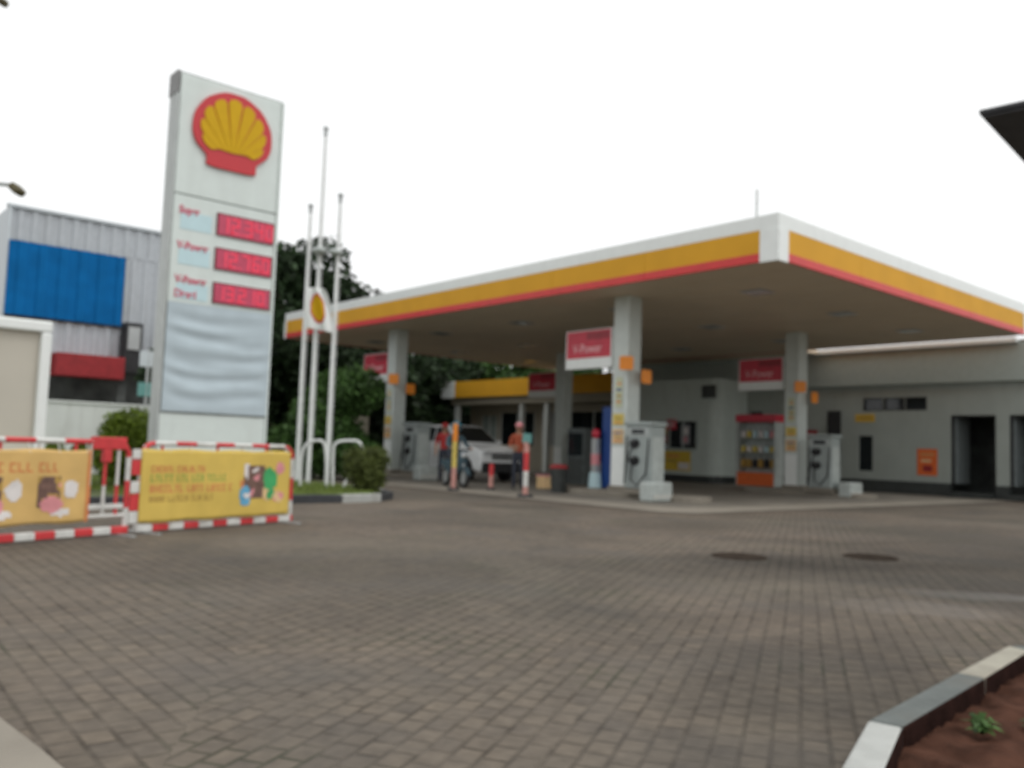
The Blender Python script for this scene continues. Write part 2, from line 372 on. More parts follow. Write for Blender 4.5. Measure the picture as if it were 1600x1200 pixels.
def leaves(name, blobs, n, size, m, parent, seed, shell=.55, flat=0.):
    """many small leaf faces spread through a set of ellipsoids; denser toward the outside"""
    rnd = random.Random(seed); vs = []; fs = []
    tot = sum(b[3] * b[3] for b in blobs)
    for (x, y, z, r, *e) in blobs:
        ez = e[0] if e else .8
        k = int(n * r * r / tot)
        for _ in range(k):
            th = rnd.uniform(0, 2 * PI); u = rnd.uniform(-1, 1); s = math.sqrt(1 - u * u)
            rad = r * (shell + (1 - shell) * rnd.random() ** .7) * (1 + .18 * noise.noise(Vector((math.cos(th) * s * 2.3 + x, math.sin(th) * s * 2.3 + y, u * 2.3 + z))) * 2)
            c = Vector((x + rad * s * math.cos(th), y + rad * s * math.sin(th), z + rad * u * ez))
            a = Vector((rnd.gauss(0, 1), rnd.gauss(0, 1), rnd.gauss(0, 1) * (1 - flat))).normalized()
            b = a.orthogonal().normalized(); b.rotate(Matrix.Rotation(rnd.uniform(0, 6.28), 3, a)); 
            q = size * rnd.uniform(.55, 1.3)
            o = len(vs); vs += [tuple(c - a * q), tuple(c + b * q * .45), tuple(c + a * q), tuple(c - b * q * .45)]
            fs.append((o, o + 1, o + 2, o + 3))
    me = bpy.data.meshes.new(name); me.from_pydata(vs, [], fs); me.materials.append(m); me.update()
    o = bpy.data.objects.new(name, me); COL.objects.link(o); o.parent = parent; return o

def tree(x, y, h, r, label, m, seed, n=9000, size=.28, nb=14, group=None, name='broadleaf_tree', low=.25):
    rnd = random.Random(seed)
    t = thing(name, (x, y, 0), label, 'tree', group)
    tb = MB(); th = h * .55
    trunk = [(0, 0, 0), (rnd.uniform(-.15, .15), rnd.uniform(-.15, .15), th * .5), (rnd.uniform(-.3, .3), rnd.uniform(-.3, .3), th)]
    tb.tube(trunk, [h * .03, h * .022, h * .013], BARK, 8)
    blobs = []
    for i in range(nb):
        a = rnd.uniform(0, 2 * PI); q = rnd.uniform(.2, .95) * r; z = h * (low + (1 - low) * rnd.random() * .86)
        taper = 1 - .55 * max(0, (z / h - .55) / .45)
        bx, by = math.cos(a) * q * taper, math.sin(a) * q * taper; br = r * rnd.uniform(.26, .46)
        z = min(z, h - br * .8)
        blobs.append((bx, by, z, br, rnd.uniform(.65, .95)))
        if i % 2 == 0: tb.tube([(0, 0, min(th, z) * .55), (bx * .5, by * .5, z * .8), (bx, by, z)], [h * .012, h * .008, h * .003], BARK, 6)
    blobs.append((0, 0, h * .5, r * .62, .9)); blobs.append((r * .15, 0, h - r * .36, r * .4, .85))
    tb.build('trunk', t, smooth=True)
    leaves('crown', blobs, n, size, m, t, seed)
    return t

# ------------------------------------------------------------------ ground, apron, islands
b = MB()
b.add([(-400, -400, 0), (500, -400, 0), (500, 500, 0), (-400, 500, 0)], [(0, 1, 2, 3)], PAVE)
structure(b.build('paving', fix=False))
b = MB()                                                             # concrete apron round the forecourt, 12 mm above the blocks
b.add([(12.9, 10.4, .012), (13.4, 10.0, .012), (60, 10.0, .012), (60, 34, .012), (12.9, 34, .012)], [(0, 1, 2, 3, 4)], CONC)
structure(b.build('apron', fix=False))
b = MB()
b.add([(14.4, 11.2, .018), (60, 11.2, .018), (60, 32, .018), (14.4, 32, .018)], [(0, 1, 2, 3)], CONC_SHADE)
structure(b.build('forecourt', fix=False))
b = MB(); b.prism([(-6, 4.9), (.50, 4.1), (.70, 3.75), (.76, 3.1), (.86, 1.5), (-6, 1.0)], .0, .10, CONC)
structure(b.build('pavement', bevel=.015))

def kerb_strip(name, pts, w, h, mats, inner=None):
    """one kerb run along a polyline; painted block by block. pts: outer line, inner side to the left of travel"""
    bb = MB(); L = len(pts)
    offs = []
    for i in range(L):
        p = Vector(pts[i]); d0 = (Vector(pts[i]) - Vector(pts[i - 1])).normalized() if i else None
        d1 = (Vector(pts[i + 1]) - Vector(pts[i])).normalized() if i < L - 1 else None
        d = ((d0 or d1) + (d1 or d0)).normalized(); nrm = Vector((-d.y, d.x)); offs.append((p, nrm))
    for i in range(L - 1):
        (p0, n0), (p1, n1) = offs[i], offs[i + 1]
        g = .004
        d = (p1 - p0).normalized()
        a, c = p0 + d * g, p1 - d * g
        poly = [tuple(a), tuple(c), tuple(c + n1 * w), tuple(a + n0 * w)]
        bb.prism(poly, -.05, h, mats[i % len(mats)])
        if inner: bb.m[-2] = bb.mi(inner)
    o = bb.build(name, bevel=.014); structure(o); return o
# near planter, bottom right
inner = [(2.2, .9), (2.81, 1.34), (3.318, 1.513), (4.207, 1.607), (5.032, 1.671), (5.6, 1.35), (6.2, .2)]
kerb_strip('kerb', [(6.35, .25), (5.75, 1.47), (5.252, 1.823), (4.355, 1.735), (3.264, 1.625), (2.692, 1.43), (2.1, 1.05)], .125, .12, [KW, KG, KC, KG, KW, KG], SHADE_MUD)
b = MB(); nx = 90                                                      # soil sheet with clods
ring = [(2.2, .93), (2.78, 1.34), (3.27, 1.50), (4.33, 1.62), (5.20, 1.70), (5.65, 1.38), (6.25, .2), (6.0, -1.5), (2.0, -1.5)]
def inside(x, y):
    c = False; j = len(ring) - 1
    for i in range(len(ring)):
        xi, yi = ring[i]; xj, yj = ring[j]
        if (yi > y) != (yj > y) and x < (xj - xi) * (y - yi) / (yj - yi) + xi: c = not c
        j = i
    return c
vs = []; fs = []; idx = {}
for i in range(140):
    for j in range(100):
        x = 2.0 + i * .032; y = -1.45 + j * .032
        if inside(x, y) or inside(x + .03, y) or inside(x - .03, y) or inside(x, y - .035):
            z = .012 + .035 * noise.noise(Vector((x * 6, y * 6, 0))) + .02 * noise.noise(Vector((x * 17, y * 17, 3))) + .02
            idx[i, j] = len(vs); vs.append((x, y, max(z, .006)))
for (i, j) in list(idx):
    q = [(i, j), (i + 1, j), (i + 1, j + 1), (i, j + 1)]
    if all(k in idx for k in q): fs.append(tuple(idx[k] for k in q))
b.add(vs, fs, SOIL); structure(b.build('soil', smooth=True, fix=False))
def weed(x, y, s, label, seed):
    rnd = random.Random(seed); bb = MB()
    for k in range(26):
        a = rnd.uniform(0, 2 * PI); l = s * rnd.uniform(.5, 1.1); hgt = s * rnd.uniform(.3, .9); w = s * .16
        d = Vector((math.cos(a), math.sin(a), 0)); p = Vector((-d.y, d.x, 0)) * w
        p1 = d * l * .5 + Vector((0, 0, hgt)); p2 = d * l + Vector((0, 0, hgt * .75))
        bb.add([(0, 0, 0), p1 - p, p2, p1 + p], [(0, 1, 2, 3)], LEAFM)
    o = bb.build('weed', fix=False); o.location = (x, y, .03); tag(o, label, 'plant')
weed(3.75, 1.40, .09, 'small green weed growing in the red-brown soil inside the nearest kerb', 1)
weed(3.98, 1.28, .06, 'smaller green weed in the red soil close to the right edge', 2)

# grass island behind the barriers
kp = [(-3.0, 14.1), (-1.2, 14.1), (.6, 14.1), (2.4, 14.1), (4.1, 14.08), (5.7, 14.07), (6.75, 14.06), (7.15, 14.06), (8.17, 14.03), (9.15, 14.25), (9.75, 14.75), (10.1, 15.6), (10.2, 17.2), (10.2, 19.0), (10.2, 21), (10.2, 23)]
kerb_strip('kerb', kp, .16, .15, [KW, KB, KW, KB, KB, KW, KW, KB, KW, KB, KB, KW, KB, KW, KB])
isl = [(-3, 14.2), (7.2, 14.2), (8.17, 14.17), (9.08, 14.38), (9.62, 14.85), (9.95, 15.6), (10.05, 17.2), (10.05, 23), (-3, 23)]
b = MB(); b.prism(isl, -.05, .13, GRASSB); structure(b.build('island_ground'))
rnd = random.Random(3); vs = []; fs = []
for k in range(26000):
    x = rnd.uniform(4.5, 10.0); y = rnd.uniform(14.22, 21)
    if x > 9.0 and y < 14.4 + (x - 9.0) * 1.2: continue
    if rnd.random() < (y - 14.2) / 9: continue
    h = rnd.uniform(.03, .10) * (1 + .5 * noise.noise(Vector((x, y, 0)))); a = rnd.uniform(0, PI); w = .008
    dx, dy = math.cos(a) * w, math.sin(a) * w; lx, ly = rnd.gauss(0, .02), rnd.gauss(0, .02); o = len(vs)
    vs += [(x - dx, y - dy, .125), (x + dx, y + dy, .125), (x + lx, y + ly, .13 + h)]; fs.append((o, o + 1, o + 2))
b = MB(); b.add(vs, fs, GRASS); tag(b.build('grass', fix=False), 'short yellow-green grass on the kerbed island', 'grass', None, 'stuff')

def parts(bb, name, bevel=0, smooth=False):
    for o in bb.build_each(name, t, bevel, smooth): o.location = -Vector(t.location)
# ------------------------------------------------------------------ price pylon
PX0, PX1, PY = 4.95, 6.84, 14.6
t = thing('price_pylon', ((PX0 + PX1) / 2, PY + .2, 0), 'tall white price pylon with a red and yellow scallop emblem and red digit displays', 'sign')
def L(o): o.location = -Vector(t.location); return o            # parts are written in world coordinates
def part(bb, name, parent=None, bevel=0, smooth=False, root=None):
    r = root or t; o = bb.build(name, parent or r, bevel, smooth)
    if parent is None: o.location = -Vector(r.location)
    return o
b = MB(); b.box(PX0 - .02, PX1 + .02, PY + .02, PY + .36, 0, 7.30, PYLS); b.box(PX0 - .05, PX1 + .05, PY - .05, PY + .45, 0, .18, CONC)
part(b, 'body', bevel=.02)
b = MB(); b.box(PX0 - .03, PX0 + .02, PY + .0, PY + .38, 6.95, 7.34, mat('pylon_cap_grey', (.2, .2, .2), .5)); b.box(PX0 + .021, PX1 + .02, PY + .021, PY + .36, 7.301, 7.34, PYLS); part(b, 'top_cap')
b = MB(); b.box(PX0 + .03, PX1 - .02, PY - .03, PY + .019, 5.22, 7.29, PYL); part(b, 'emblem_panel', bevel=.012)
b = MB(); b.box(PX0 + .03, PX1 - .02, PY - .03, PY + .019, 3.36, 5.20, PYL); pp = part(b, 'price_panel', bevel=.012)
b = MB(); b.box(PX0 + .02, PX1 - .02, PY - .03, PY + .019, .22, 1.50, PYL); part(b, 'base_panel', bevel=.012)
b = MB(); b.box(PX1 - .019, PX1 + .021, PY - .05, PY + .019, .2, 7.29, PYL); b.box(PX0 - .021, PX0 + .019, PY - .05, PY + .019, .2, 6.93, PYLS); part(b, 'edge_trim')
# wrinkled pale cloth stretched over the lower panel
vs = []; fs = []; nu, nv = 48, 72
for j in range(nv + 1):
    for i in range(nu + 1):
        u, v = i / nu, j / nv
        z = 1.53 + v * 1.83; x = PX0 + .03 + u * (PX1 - PX0 - .05)
        sag = z * 1.0 - .42 * (u - .55) ** 2
        d = (.012 * math.sin(sag * 19 + 1.6 * noise.noise(Vector((u * 2, v * 3, 0)))) + .017 * noise.noise(Vector((u * 1.5, v * 12 - 3.0 * (u - .5) ** 2, 4)))) * min(1, 5 * v, 5 * (1 - v)) * min(1, 6 * u + .3, 6 * (1 - u) + .3)
        vs.append((x, PY - .065 + d, z))
for j in range(nv):
    for i in range(nu): k = j * (nu + 1) + i; fs.append((k, k + 1, k + nu + 2, k + nu + 1))
b = MB(); b.add(vs, fs, CLOTH); b.box(PX0 + .04, PX1 - .03, PY - .02, PY + .018, 1.51, 3.35, GREYW); part(b, 'cloth_cover', smooth=True)
# emblem
ECX, ECZ = PX0 + .972, 6.47
def emblem(name_rim, name_fan, cx, cz, y, s, parent_fn, rz=None, th=.05):
    out = []
    for k in range(0, 61):
        a = math.radians(-27 + 234 * k / 60); rr = .725 * (1 + .012 * abs(math.sin((k / 60) * PI * 8)))
        out.append((cx + s * rr * math.cos(a), cz + s * (rr * math.sin(a) * .985)))
    tail = [(-.52, -.44), (-.455, -.50), (-.455, -.665), (-.3, -.69), (.3, -.69), (.455, -.665), (.455, -.50), (.52, -.44)]
    out += [(cx + s * a, cz + s * b_) for a, b_ in tail]
    bb = MB(); bb.prism(out, y - th, y, SHR, 'y'); rim = parent_fn(bb, name_rim)
    bb = MB(); O = (0, -.53); n = 9; A0, A1 = math.radians(19), math.radians(161)
    def hit(a, R):
        dx, dz = math.cos(a), math.sin(a); bq = O[1] * dz; c = O[1] ** 2 - R * R
        return -bq + math.sqrt(bq * bq - c)
    for k in range(n):
        a0 = A0 + (A1 - A0) * k / n; a1 = A0 + (A1 - A0) * (k + 1) / n; poly = []
        g0 = .014
        def P(a, r, side):
            tpr = min(1, max(0, (r - .45) / .6)); off = side * (.0015 + g0 * tpr ** 2)
            return (O[0] + r * math.cos(a) - off * math.sin(a), O[1] + r * math.sin(a) + off * math.cos(a))
        def rb(a):  # yellow starts on the line z=-.36 (upper edge of the red foot), curving up at the sides
            return (-.375 - O[1] + .03 * math.cos(a) ** 2) / max(.35, math.sin(a))
        r0, r1 = hit(a0, .60), hit(a1, .60); s0, s1 = rb(a0), rb(a1)
        s0 = min(s0, r0 * .8); s1 = min(s1, r1 * .8); poly = [P(a0, s0, 1), P(a0, r0 - .07, 1)]
        for q in (.2, .5, .8):
            am = a0 + (a1 - a0) * q; poly.append(P(am, hit(am, .60) + (.012 if q == .5 else -.005), 0))
        poly += [P(a1, r1 - .07, -1), P(a1, s1, -1)]
        bb.prism([(cx + s * a, cz + s * b_) for a, b_ in poly], y - th - .02, y - th + .002, SHY, 'y')
    return rim, parent_fn(bb, name_fan)
emblem('emblem_rim', 'emblem_fan', ECX, ECZ, PY - .031, .98, part)
# price rows
def seg_digits(bb, txt, x, z, h, y, m):
    SEG = {'0': 'abcdef', '1': 'bc', '2': 'abged', '3': 'abgcd', '4': 'fgbc', '5': 'afgcd', '6': 'afgcde', '7': 'abc', '8': 'abcdefg', '9': 'abcdfg'}
    w = h * .52; k = h * .13; cx = x
    for ch in txt:
        if ch == '.': bb.box(cx - k * .2, cx + k * .8, y - .008, y, z, z + k, m); cx += k * 1.4; continue
        for s_ in SEG[ch]:
            q = {'a': (0, w, h - k, h), 'd': (0, w, 0, k), 'g': (0, w, h / 2 - k / 2, h / 2 + k / 2), 'f': (0, k, h / 2, h), 'e': (0, k, 0, h / 2), 'b': (w - k, w, h / 2, h), 'c': (w - k, w, 0, h / 2)}[s_]
            bb.box(cx + q[0], cx + q[1], y - .008, y, z + q[2], z + q[3], m)
        cx += w + k * 1.3
    return cx
rows = [(4.62, 5.02, '12.340', ['Super'], LEDG), (4.02, 4.41, '12.760', ['V-Power'], LEDG), (3.43, 3.80, '13.210', ['V-Power', 'Diesel'], LEDG)]
for z0, z1, digits, names, dm in rows:
    b = MB(); b.box(PX0 + .78, PX0 + 1.835, PY - .055, PY - .028, z0, z1, DISP); b.box(PX0 + .81, PX0 + 1.81, PY - .058, PY - .0555, z0 + .025, z1 - .025, dm)
    dsp = part(b, 'price_display')
    cx_ = PX0 + .85
    for ch in digits:
        b = MB(); cx2 = seg_digits(b, ch, cx_, z0 + .06, z1 - z0 - .12, PY - .0585, LED); b.build('digit', dsp); cx_ = cx2
    b = MB(); b.box(PX0 + .16, PX0 + .70, PY - .036, PY - .0305, z0 + .0, z1 - .10, LBL); part(b, 'fuel_label')
    for i, nm in enumerate(names):
        o = text_mesh('lettering', nm, .185, TXR, t, face_y(PX0 + .13, PY - .037, (z1 - .13) - .24 * i + (.03 if len(names) > 1 else 0)), .004, .80, .006); o.location = -Vector(t.location)

# ------------------------------------------------------------------ flagpoles with a limp flag
def flagpole(x, y, h, label, base=.12):
    t = thing('flagpole', (x, y, base), label, 'flagpole', 'flagpoles on the grass island')
    b = MB(); b.tube([(0, 0, 0), (0, 0, h * .5), (0, 0, h)], [.055, .048, .036], POLE, 12); b.build('pole', t, smooth=True)
    b = MB(); b.sphere((0, 0, h + .05), .07, STEEL); b.tube([(0, 0, h - .12), (0, 0, h + .01)], .05, STEEL, 10); b.build('finial', t, smooth=True)
    b = MB(); b.tube([(0, 0, 0), (0, 0, .04)], .13, STEEL, 12); b.build('base_plate', t)
    b = MB(); b.tube([(.065, -.03, .9), (.07, -.03, h * .5), (.05, -.03, h - .15)], .006, POLE, 5); b.build('halyard', t)
    return t
flagpole(9.95, 17.85, 6.75, 'right-hand white flagpole of the three, the nearest to the canopy')
flagpole(9.62, 18.12, 8.35, 'tallest of the three white flagpoles, the middle one')
flagpole(9.90, 19.22, 6.75, 'left-hand white flagpole of the three, its foot behind the shrub')
def flag(x, y, z0, z1, w, label, emb):
    t = thing('flag', (x, y, z0), label, 'flag'); vs = []; fs = []; nu, nv = 26, 30
    rx, ry = .755, -.656
    for j in range(nv + 1):
        v = j / nv; z = (z1 - z0) * v
        for i in range(nu + 1):
            u = i / nu; ww = w * (.45 + .55 * (1 - v) ** .6) * (1 - .25 * (1 - v) * u); fold = .05 * math.sin(u * 11 + v * 2) * (.4 + u)
            a = u * ww; d = fold - .1 * u * (1 - v)
            vs.append((rx * a - .656 * d, ry * a - .755 * d, z - .10 * u * (1 - v) * (z1 - z0)))
    for j in range(nv):
        for i in range(nu): k = j * (nu + 1) + i; fs.append((k, k + 1, k + nu + 2, k + nu + 1))
    b = MB(); b.add(vs, fs, WHITE2); o = b.build('cloth', t, smooth=True); so = o.modifiers.new('s', 'SOLIDIFY'); so.thickness = .004
    if emb:
        e = MB(); vv = []; ff = []
        # yellow emblem part follows the folds
        for j in range(nv):
            for i in range(nu):
                u, v = (i + .5) / nu, (j + .5) / nv
                dd = ((u - .45) / .30) ** 2 + ((v - .52) / .36) ** 2
                if dd < 1.0:
                    q = [Vector(vs[k]) + Vector((-.656, -.755, 0)) * .012 for k in (j * (nu + 1) + i, j * (nu + 1) + i + 1, (j + 1) * (nu + 1) + i + 1, (j + 1) * (nu + 1) + i)]
                    e.add(q, [(0, 1, 2, 3)], SHY if dd < .72 else SHR)
        e.build('emblem', t, smooth=True, fix=False)
    return t
flag(9.34, 18.10, 3.72, 4.66, .80, 'white flag with a yellow scallop emblem hanging limp low on the flagpoles', True)
b = MB(); t = thing('pole_lamp', (9.55, 18.0, 5.55), 'pale round lamp cluster fixed between the flagpoles above the flag', 'lamp')
b.sphere((0, 0, 0), (.17, .17, .10), GREYW); b.sphere((.28, -.22, -.02), (.15, .15, .09), GREYW); b.build_each('lamp_head', t, smooth=True)
b = MB(); b.tube([(-.12, .1, 0), (.45, -.35, 0)], .025, STEEL, 8); b.build('bracket', t)
# white hoops
def hoop(pts, label):
    o = pts[0]
    P = [Vector(p) - Vector((o[0], o[1], .12)) for p in pts]; out = []
    for i in range(len(P) - 1):
        for k in range(6):
            p0 = P[max(i - 1, 0)]; p1 = P[i]; p2 = P[i + 1]; p3 = P[min(i + 2, len(P) - 1)]; s = k / 6
            out.append(.5 * ((2 * p1) + (-p0 + p2) * s + (2 * p0 - 5 * p1 + 4 * p2 - p3) * s * s + (-p0 + 3 * p1 - 3 * p2 + p3) * s ** 3))
    out.append(P[-1]); b = MB(); b.tube(out, .032, POLE, 10); r_ = b.build('hoop_rail', smooth=True); r_.location = (o[0], o[1], .12); tag(r_, label, 'railing', 'white hoops on the grass island')
hoop([(9.02, 17.33, .12), (9.02, 17.33, .75), (9.08, 17.28, 1.02), (9.25, 17.12, 1.13), (9.40, 17.0, 1.0), (9.46, 16.95, .12)], 'narrow white tube hoop to the left of the flagpole feet')
hoop([(9.56, 16.86, .12), (9.54, 16.88, .9), (9.60, 16.83, 1.10), (9.80, 16.66, 1.15), (9.98, 16.5, 1.10), (10.0, 16.46, .72), (9.84, 16.62, .40), (9.72, 16.72, .12)], 'wide white bent-tube hoop beside the dark round bush')

# ------------------------------------------------------------------ canopy
CX0, CX1, CY0, CY1, ZS, ZT = 14.9, 28.35, 9.28, 30.53, 4.99, 5.96
t = thing('forecourt_canopy', ((CX0 + CX1) / 2, (CY0 + CY1) / 2, 0), 'large flat forecourt canopy with yellow and red fascia and brownish soffit', 'canopy')
b = MB(); b.box(CX0 + .04, CX1 - .04, CY0 + .04, CY1 - .04, ZS + .03, ZS + .16, SOFF)
part(b, 'soffit')
b = MB(); b.box(CX1 + .02, 29.54, 16.7, CY1 - .1, ZS + .02, ZS + .16, SOFF); part(b, 'added_shade_soffit')  # added slab, closes the gap so the roof edge behind goes dim
b = MB()                                                             # soffit joints: shallow battens
for k in range(1, 14): x = CX0 + k * (CX1 - CX0) / 14; b.box(x - .012, x + .012, CY0 + .05, CY1 - .05, ZS + .020, ZS + .029, SOFF)
part(b, 'soffit_battens')
b = MB()
for (x0, x1, y0, y1) in ((CX0 + .05, CX0 + .2, CY0 + .05, CY1 - .05), (CX1 - .2, CX1 - .05, CY0 + .05, CY1 - .05), (CX0 + .2, CX1 - .2, CY0 + .05, CY0 + .2), (CX0 + .2, CX1 - .2, CY1 - .2, CY1 - .05)):
    b.box(x0, x1, y0, y1, ZS + .161, ZT - .03, PYLS)
b.box(CX0 + .2, CX1 - .2, CY0 + .2, CY1 - .2, ZT - .45, ZT - .4, GREYW); part(b, 'roof_deck')
b = MB()                                                             # white top band, mitred as butted boxes
b.box(CX0, CX0 + .049, CY0, CY1, ZT - .30, ZT, WHITE2); b.box(CX0 + .05, CX1, CY0, CY0 + .049, ZT - .30, ZT, WHITE2)
b.box(CX1 - .049, CX1, CY0 + .05, CY1, ZT - .30, ZT, WHITE2); b.box(CX0 + .05, CX1 - .05, CY1 - .049, CY1, ZT - .30, ZT, WHITE2); part(b, 'fascia_top_band', bevel=.01)
def run(name, z0, z1, m, proud, dx0=.42, dy0=.36):
    b = MB()
    y = CY0 + dx0
    while y < CY1 - .2:
        y2 = min(y + 3.0, CY1 - .16); b.box(CX0 - proud, CX0 + .045, y + .003, y2 - .003, z0, z1, m); y = y2
        if CY1 - .16 - y < .01: break
    x = CX0 + dy0
    while x < CX1 - .2:
        x2 = min(x + 3.0, CX1 - .16); b.box(x + .003, x2 - .003, CY0 - proud, CY0 + .045, z0, z1, m); x = x2
        if CX1 - .16 - x < .01: break
    b.box(CX1 - .045, CX1 + proud, CY0 + .3, CY1 - .3, z0, z1, m); b.box(CX0 + .3, CX1 - .3, CY1 - .045, CY1 + proud, z0, z1, m)
    part(b, name, bevel=.006)
run('yellow_fascia', ZS + .20, ZT - .302, YEL, .0)
run('red_fascia', ZS + .02, ZS + .197, RED, .015)
b = MB()
b.box(CX0 - .02, CX0 + .044, CY0 - .02, CY0 + .415, ZS, ZT - .302, WHITE2); b.box(CX0 + .0445, CX0 + .355, CY0 - .02, CY0 + .044, ZS, ZT - .302, WHITE2)
b.box(CX0 - .02, CX0 + .044, CY1 - .155, CY1, ZS, ZT - .302, WHITE2); b.box(CX1 - .15, CX1, CY0 - .02, CY0 + .044, ZS, ZT - .302, WHITE2); parts(b, 'corner_piece', bevel=.008)
for i in range(3):
    for j in range(5):
        b = MB(); x, y = 17.6 + i * 4.0, 11.5 + j * 4.2; b.box(x - .3, x + .3, y - .3, y + .3, ZS - .005, ZS + .018, LAMP); part(b, 'ceiling_light', bevel=.01)
for (x, y, h, lb) in ((16.0, 10.5, .95, 'thin pale rod standing on the canopy roof just left of the near corner'), (17.4, 19.6, .65, 'thin pale rod on the canopy roof halfway along the left side'), (27.4, 10.4, .55, 'short pale rod on the canopy roof near the right edge of the picture')):
    t2 = thing('lightning_rod', (x, y, ZT - .4), lb, 'rod', 'rods on the canopy roof')
    b = MB(); b.tube([(0, 0, 0), (0, 0, .4 + h)], [.045, .035], POLE, 8); b.build('rod', t2, smooth=True); b = MB(); b.box(-.12, .12, -.12, .12, 0, .03, STEEL); b.build('foot', t2)

# columns
def column_thing():
    t = thing('canopy_column', (0, 0, 0), None, 'column', 'columns carrying the canopy'); w = .25
    b = MB(); b.box(-w, w, -w, w, .1, 5.0, WHITE); b.build('shaft', t, bevel=.03)
    b = MB(); b.box(-w - .012, -w - .001, -w + .05, w - .05, .25, 1.2, WHITE2); b.build('lower_panel', t)
    b = MB(); b.box(-w - .04, w + .04, -w - .04, w + .04, .03, .25, CONC); b.build('plinth', t, bevel=.02)
    return t
col0 = column_thing()
cols = [((16.36, 14.45), 'nearest white canopy column, beside the two-eyed grey pump'), ((16.3, 24.78), 'left white canopy column, behind the dark round bush'),
        ((24.3, 14.45), 'right-hand canopy column, in front of the long white station building'), ((24.3, 24.78), 'shaded canopy column standing farthest back, left of the nearest column')]
for i, (xy, lb) in enumerate(cols):
    c = col0 if i == 0 else copy_tree(col0); c.location = (*xy, 0.03); c['label'] = lb
# island kerbs (concrete)
for i, (x, y0, y1) in enumerate(((16.3, 11.9, 16.2), (16.3, 22.2, 26.5), (24.3, 11.9, 16.2), (24.3, 22.2, 26.5))):
    b = MB(); poly = []
    for (cx, cyy, a0) in ((x, y0 + .5, PI), (x, y1 - .5, 0)):
        for k in range(9): a = a0 + PI * k / 8; poly.append((cx + .55 * math.cos(a), cyy + .5 * math.sin(a)))
    b.prism(poly, -.02, .14, CONC); structure(b.build('pump_island', bevel=.015))
# signs on columns
def sign_thing():
    t = thing('column_sign', (0, 0, 0), None, 'sign', 'red signs hung beside the canopy columns')
    b = MB(); b.box(-.06, .06, 0, 1.68, 0, 1.03, WHITE2); b.build('box', t, bevel=.015)
    b = MB(); b.box(-.066, -.0605, .05, 1.63, .28, 1.0, REDS); b.build('red_face', t)
    b = MB(); b.box(-.0685, -.0662, .10, .90, .76, .95, mat('sign_dark_red', (.33, .015, .03), .4)); b.build('dark_band', t)
    text_mesh('lettering', 'V-Power', .33, PINK, t, face_x(-.0665, 1.40, .42), .003, .88, .004)
    b = MB(); b.box(-.03, .03, -.1, -.001, .2, .26, STEEL); b.box(-.03, .03, -.1, -.001, .75, .81, STEEL); b.build_each('bracket', t); return t
s0 = sign_thing()
for i, (x, y, lb) in enumerate(((16.3, 14.85, 'bright red and white box sign on the nearest canopy column'), (16.3, 25.18, 'red and white box sign on the left canopy column, against the trees'),
                                (24.3, 14.85, 'shaded dark red sign on the right-hand canopy column'), (24.3, 25.18, 'shaded maroon sign on the farthest canopy column, next to the yellow shop fascia'))):
    c = s0 if i == 0 else copy_tree(s0); c.location = (x, y, 3.26); c['label'] = lb
# orange number plates in pairs
def plate(x, y, z, rz, label, w=.34):
    t = thing('number_plate', (x, y, z), label, 'small sign', 'orange plates on the canopy columns', rz)
    b = MB(); pl = [(-w / 2 + .04, -w / 2), (w / 2 - .04, -w / 2), (w / 2, -w / 2 + .04), (w / 2, w / 2 - .04), (w / 2 - .04, w / 2), (-w / 2 + .04, w / 2), (-w / 2, w / 2 - .04), (-w / 2, -w / 2 + .04)]
    b.prism(pl, -.02, .02, ORG, 'y'); b.build('plate', t); b = MB(); b.box(-.02, .02, .021, .1, -.03, .03, STEEL); b.build('bracket', t)
for (x, y, nm) in ((16.3, 14.45, 'nearest'), (16.3, 24.78, 'left'), (24.3, 14.45, 'right-hand')):
    plate(x - .34, y - .34, 3.30, -PI / 4, 'upper-left orange plate on the %s canopy column' % nm)
    plate(x + .26, y - .48, 3.0, 0, 'lower-right orange plate on the %s canopy column' % nm)
# stickers on column faces (each lies on its column)
def sticker(x, y, z, w, h, m, label, bars):
    t = thing('sticker', (x, y, z), label, 'sticker', 'stickers on the canopy columns')
    b = MB(); b.box(-.006, 0, -w / 2, w / 2, 0, h, m); b.build('sheet', t)
    b = MB()
    for k in range(bars): b.box(-.009, -.0065, -w * .36, w * (.36 - .1 * (k % 2)), h * (.15 + .8 * k / bars), h * (.15 + .8 * k / bars) + h * .28 / bars, (TRED, TBRN, NAVY)[k % 3])
    b.build('print', t)
for (x, y, nm) in ((16.095, 14.45, 'nearest'), (16.035, 24.78, 'left'), (24.035, 14.45, 'right-hand')):
    sticker(x, y, 1.78, .36, .28, POSTY, 'yellow sticker on the %s canopy column, above the peach one' % nm, 2)
    sticker(x, y, 1.32, .36, .36, POST, 'peach sticker on the %s canopy column, lowest of the three' % nm, 3)
    sticker(x, y, 2.22, .22, .75, mat('sticker_pale_green', (.55, .58, .40), .5, var=.15), 'tall pale sticker on the %s canopy column below the orange plates' % nm, 4)

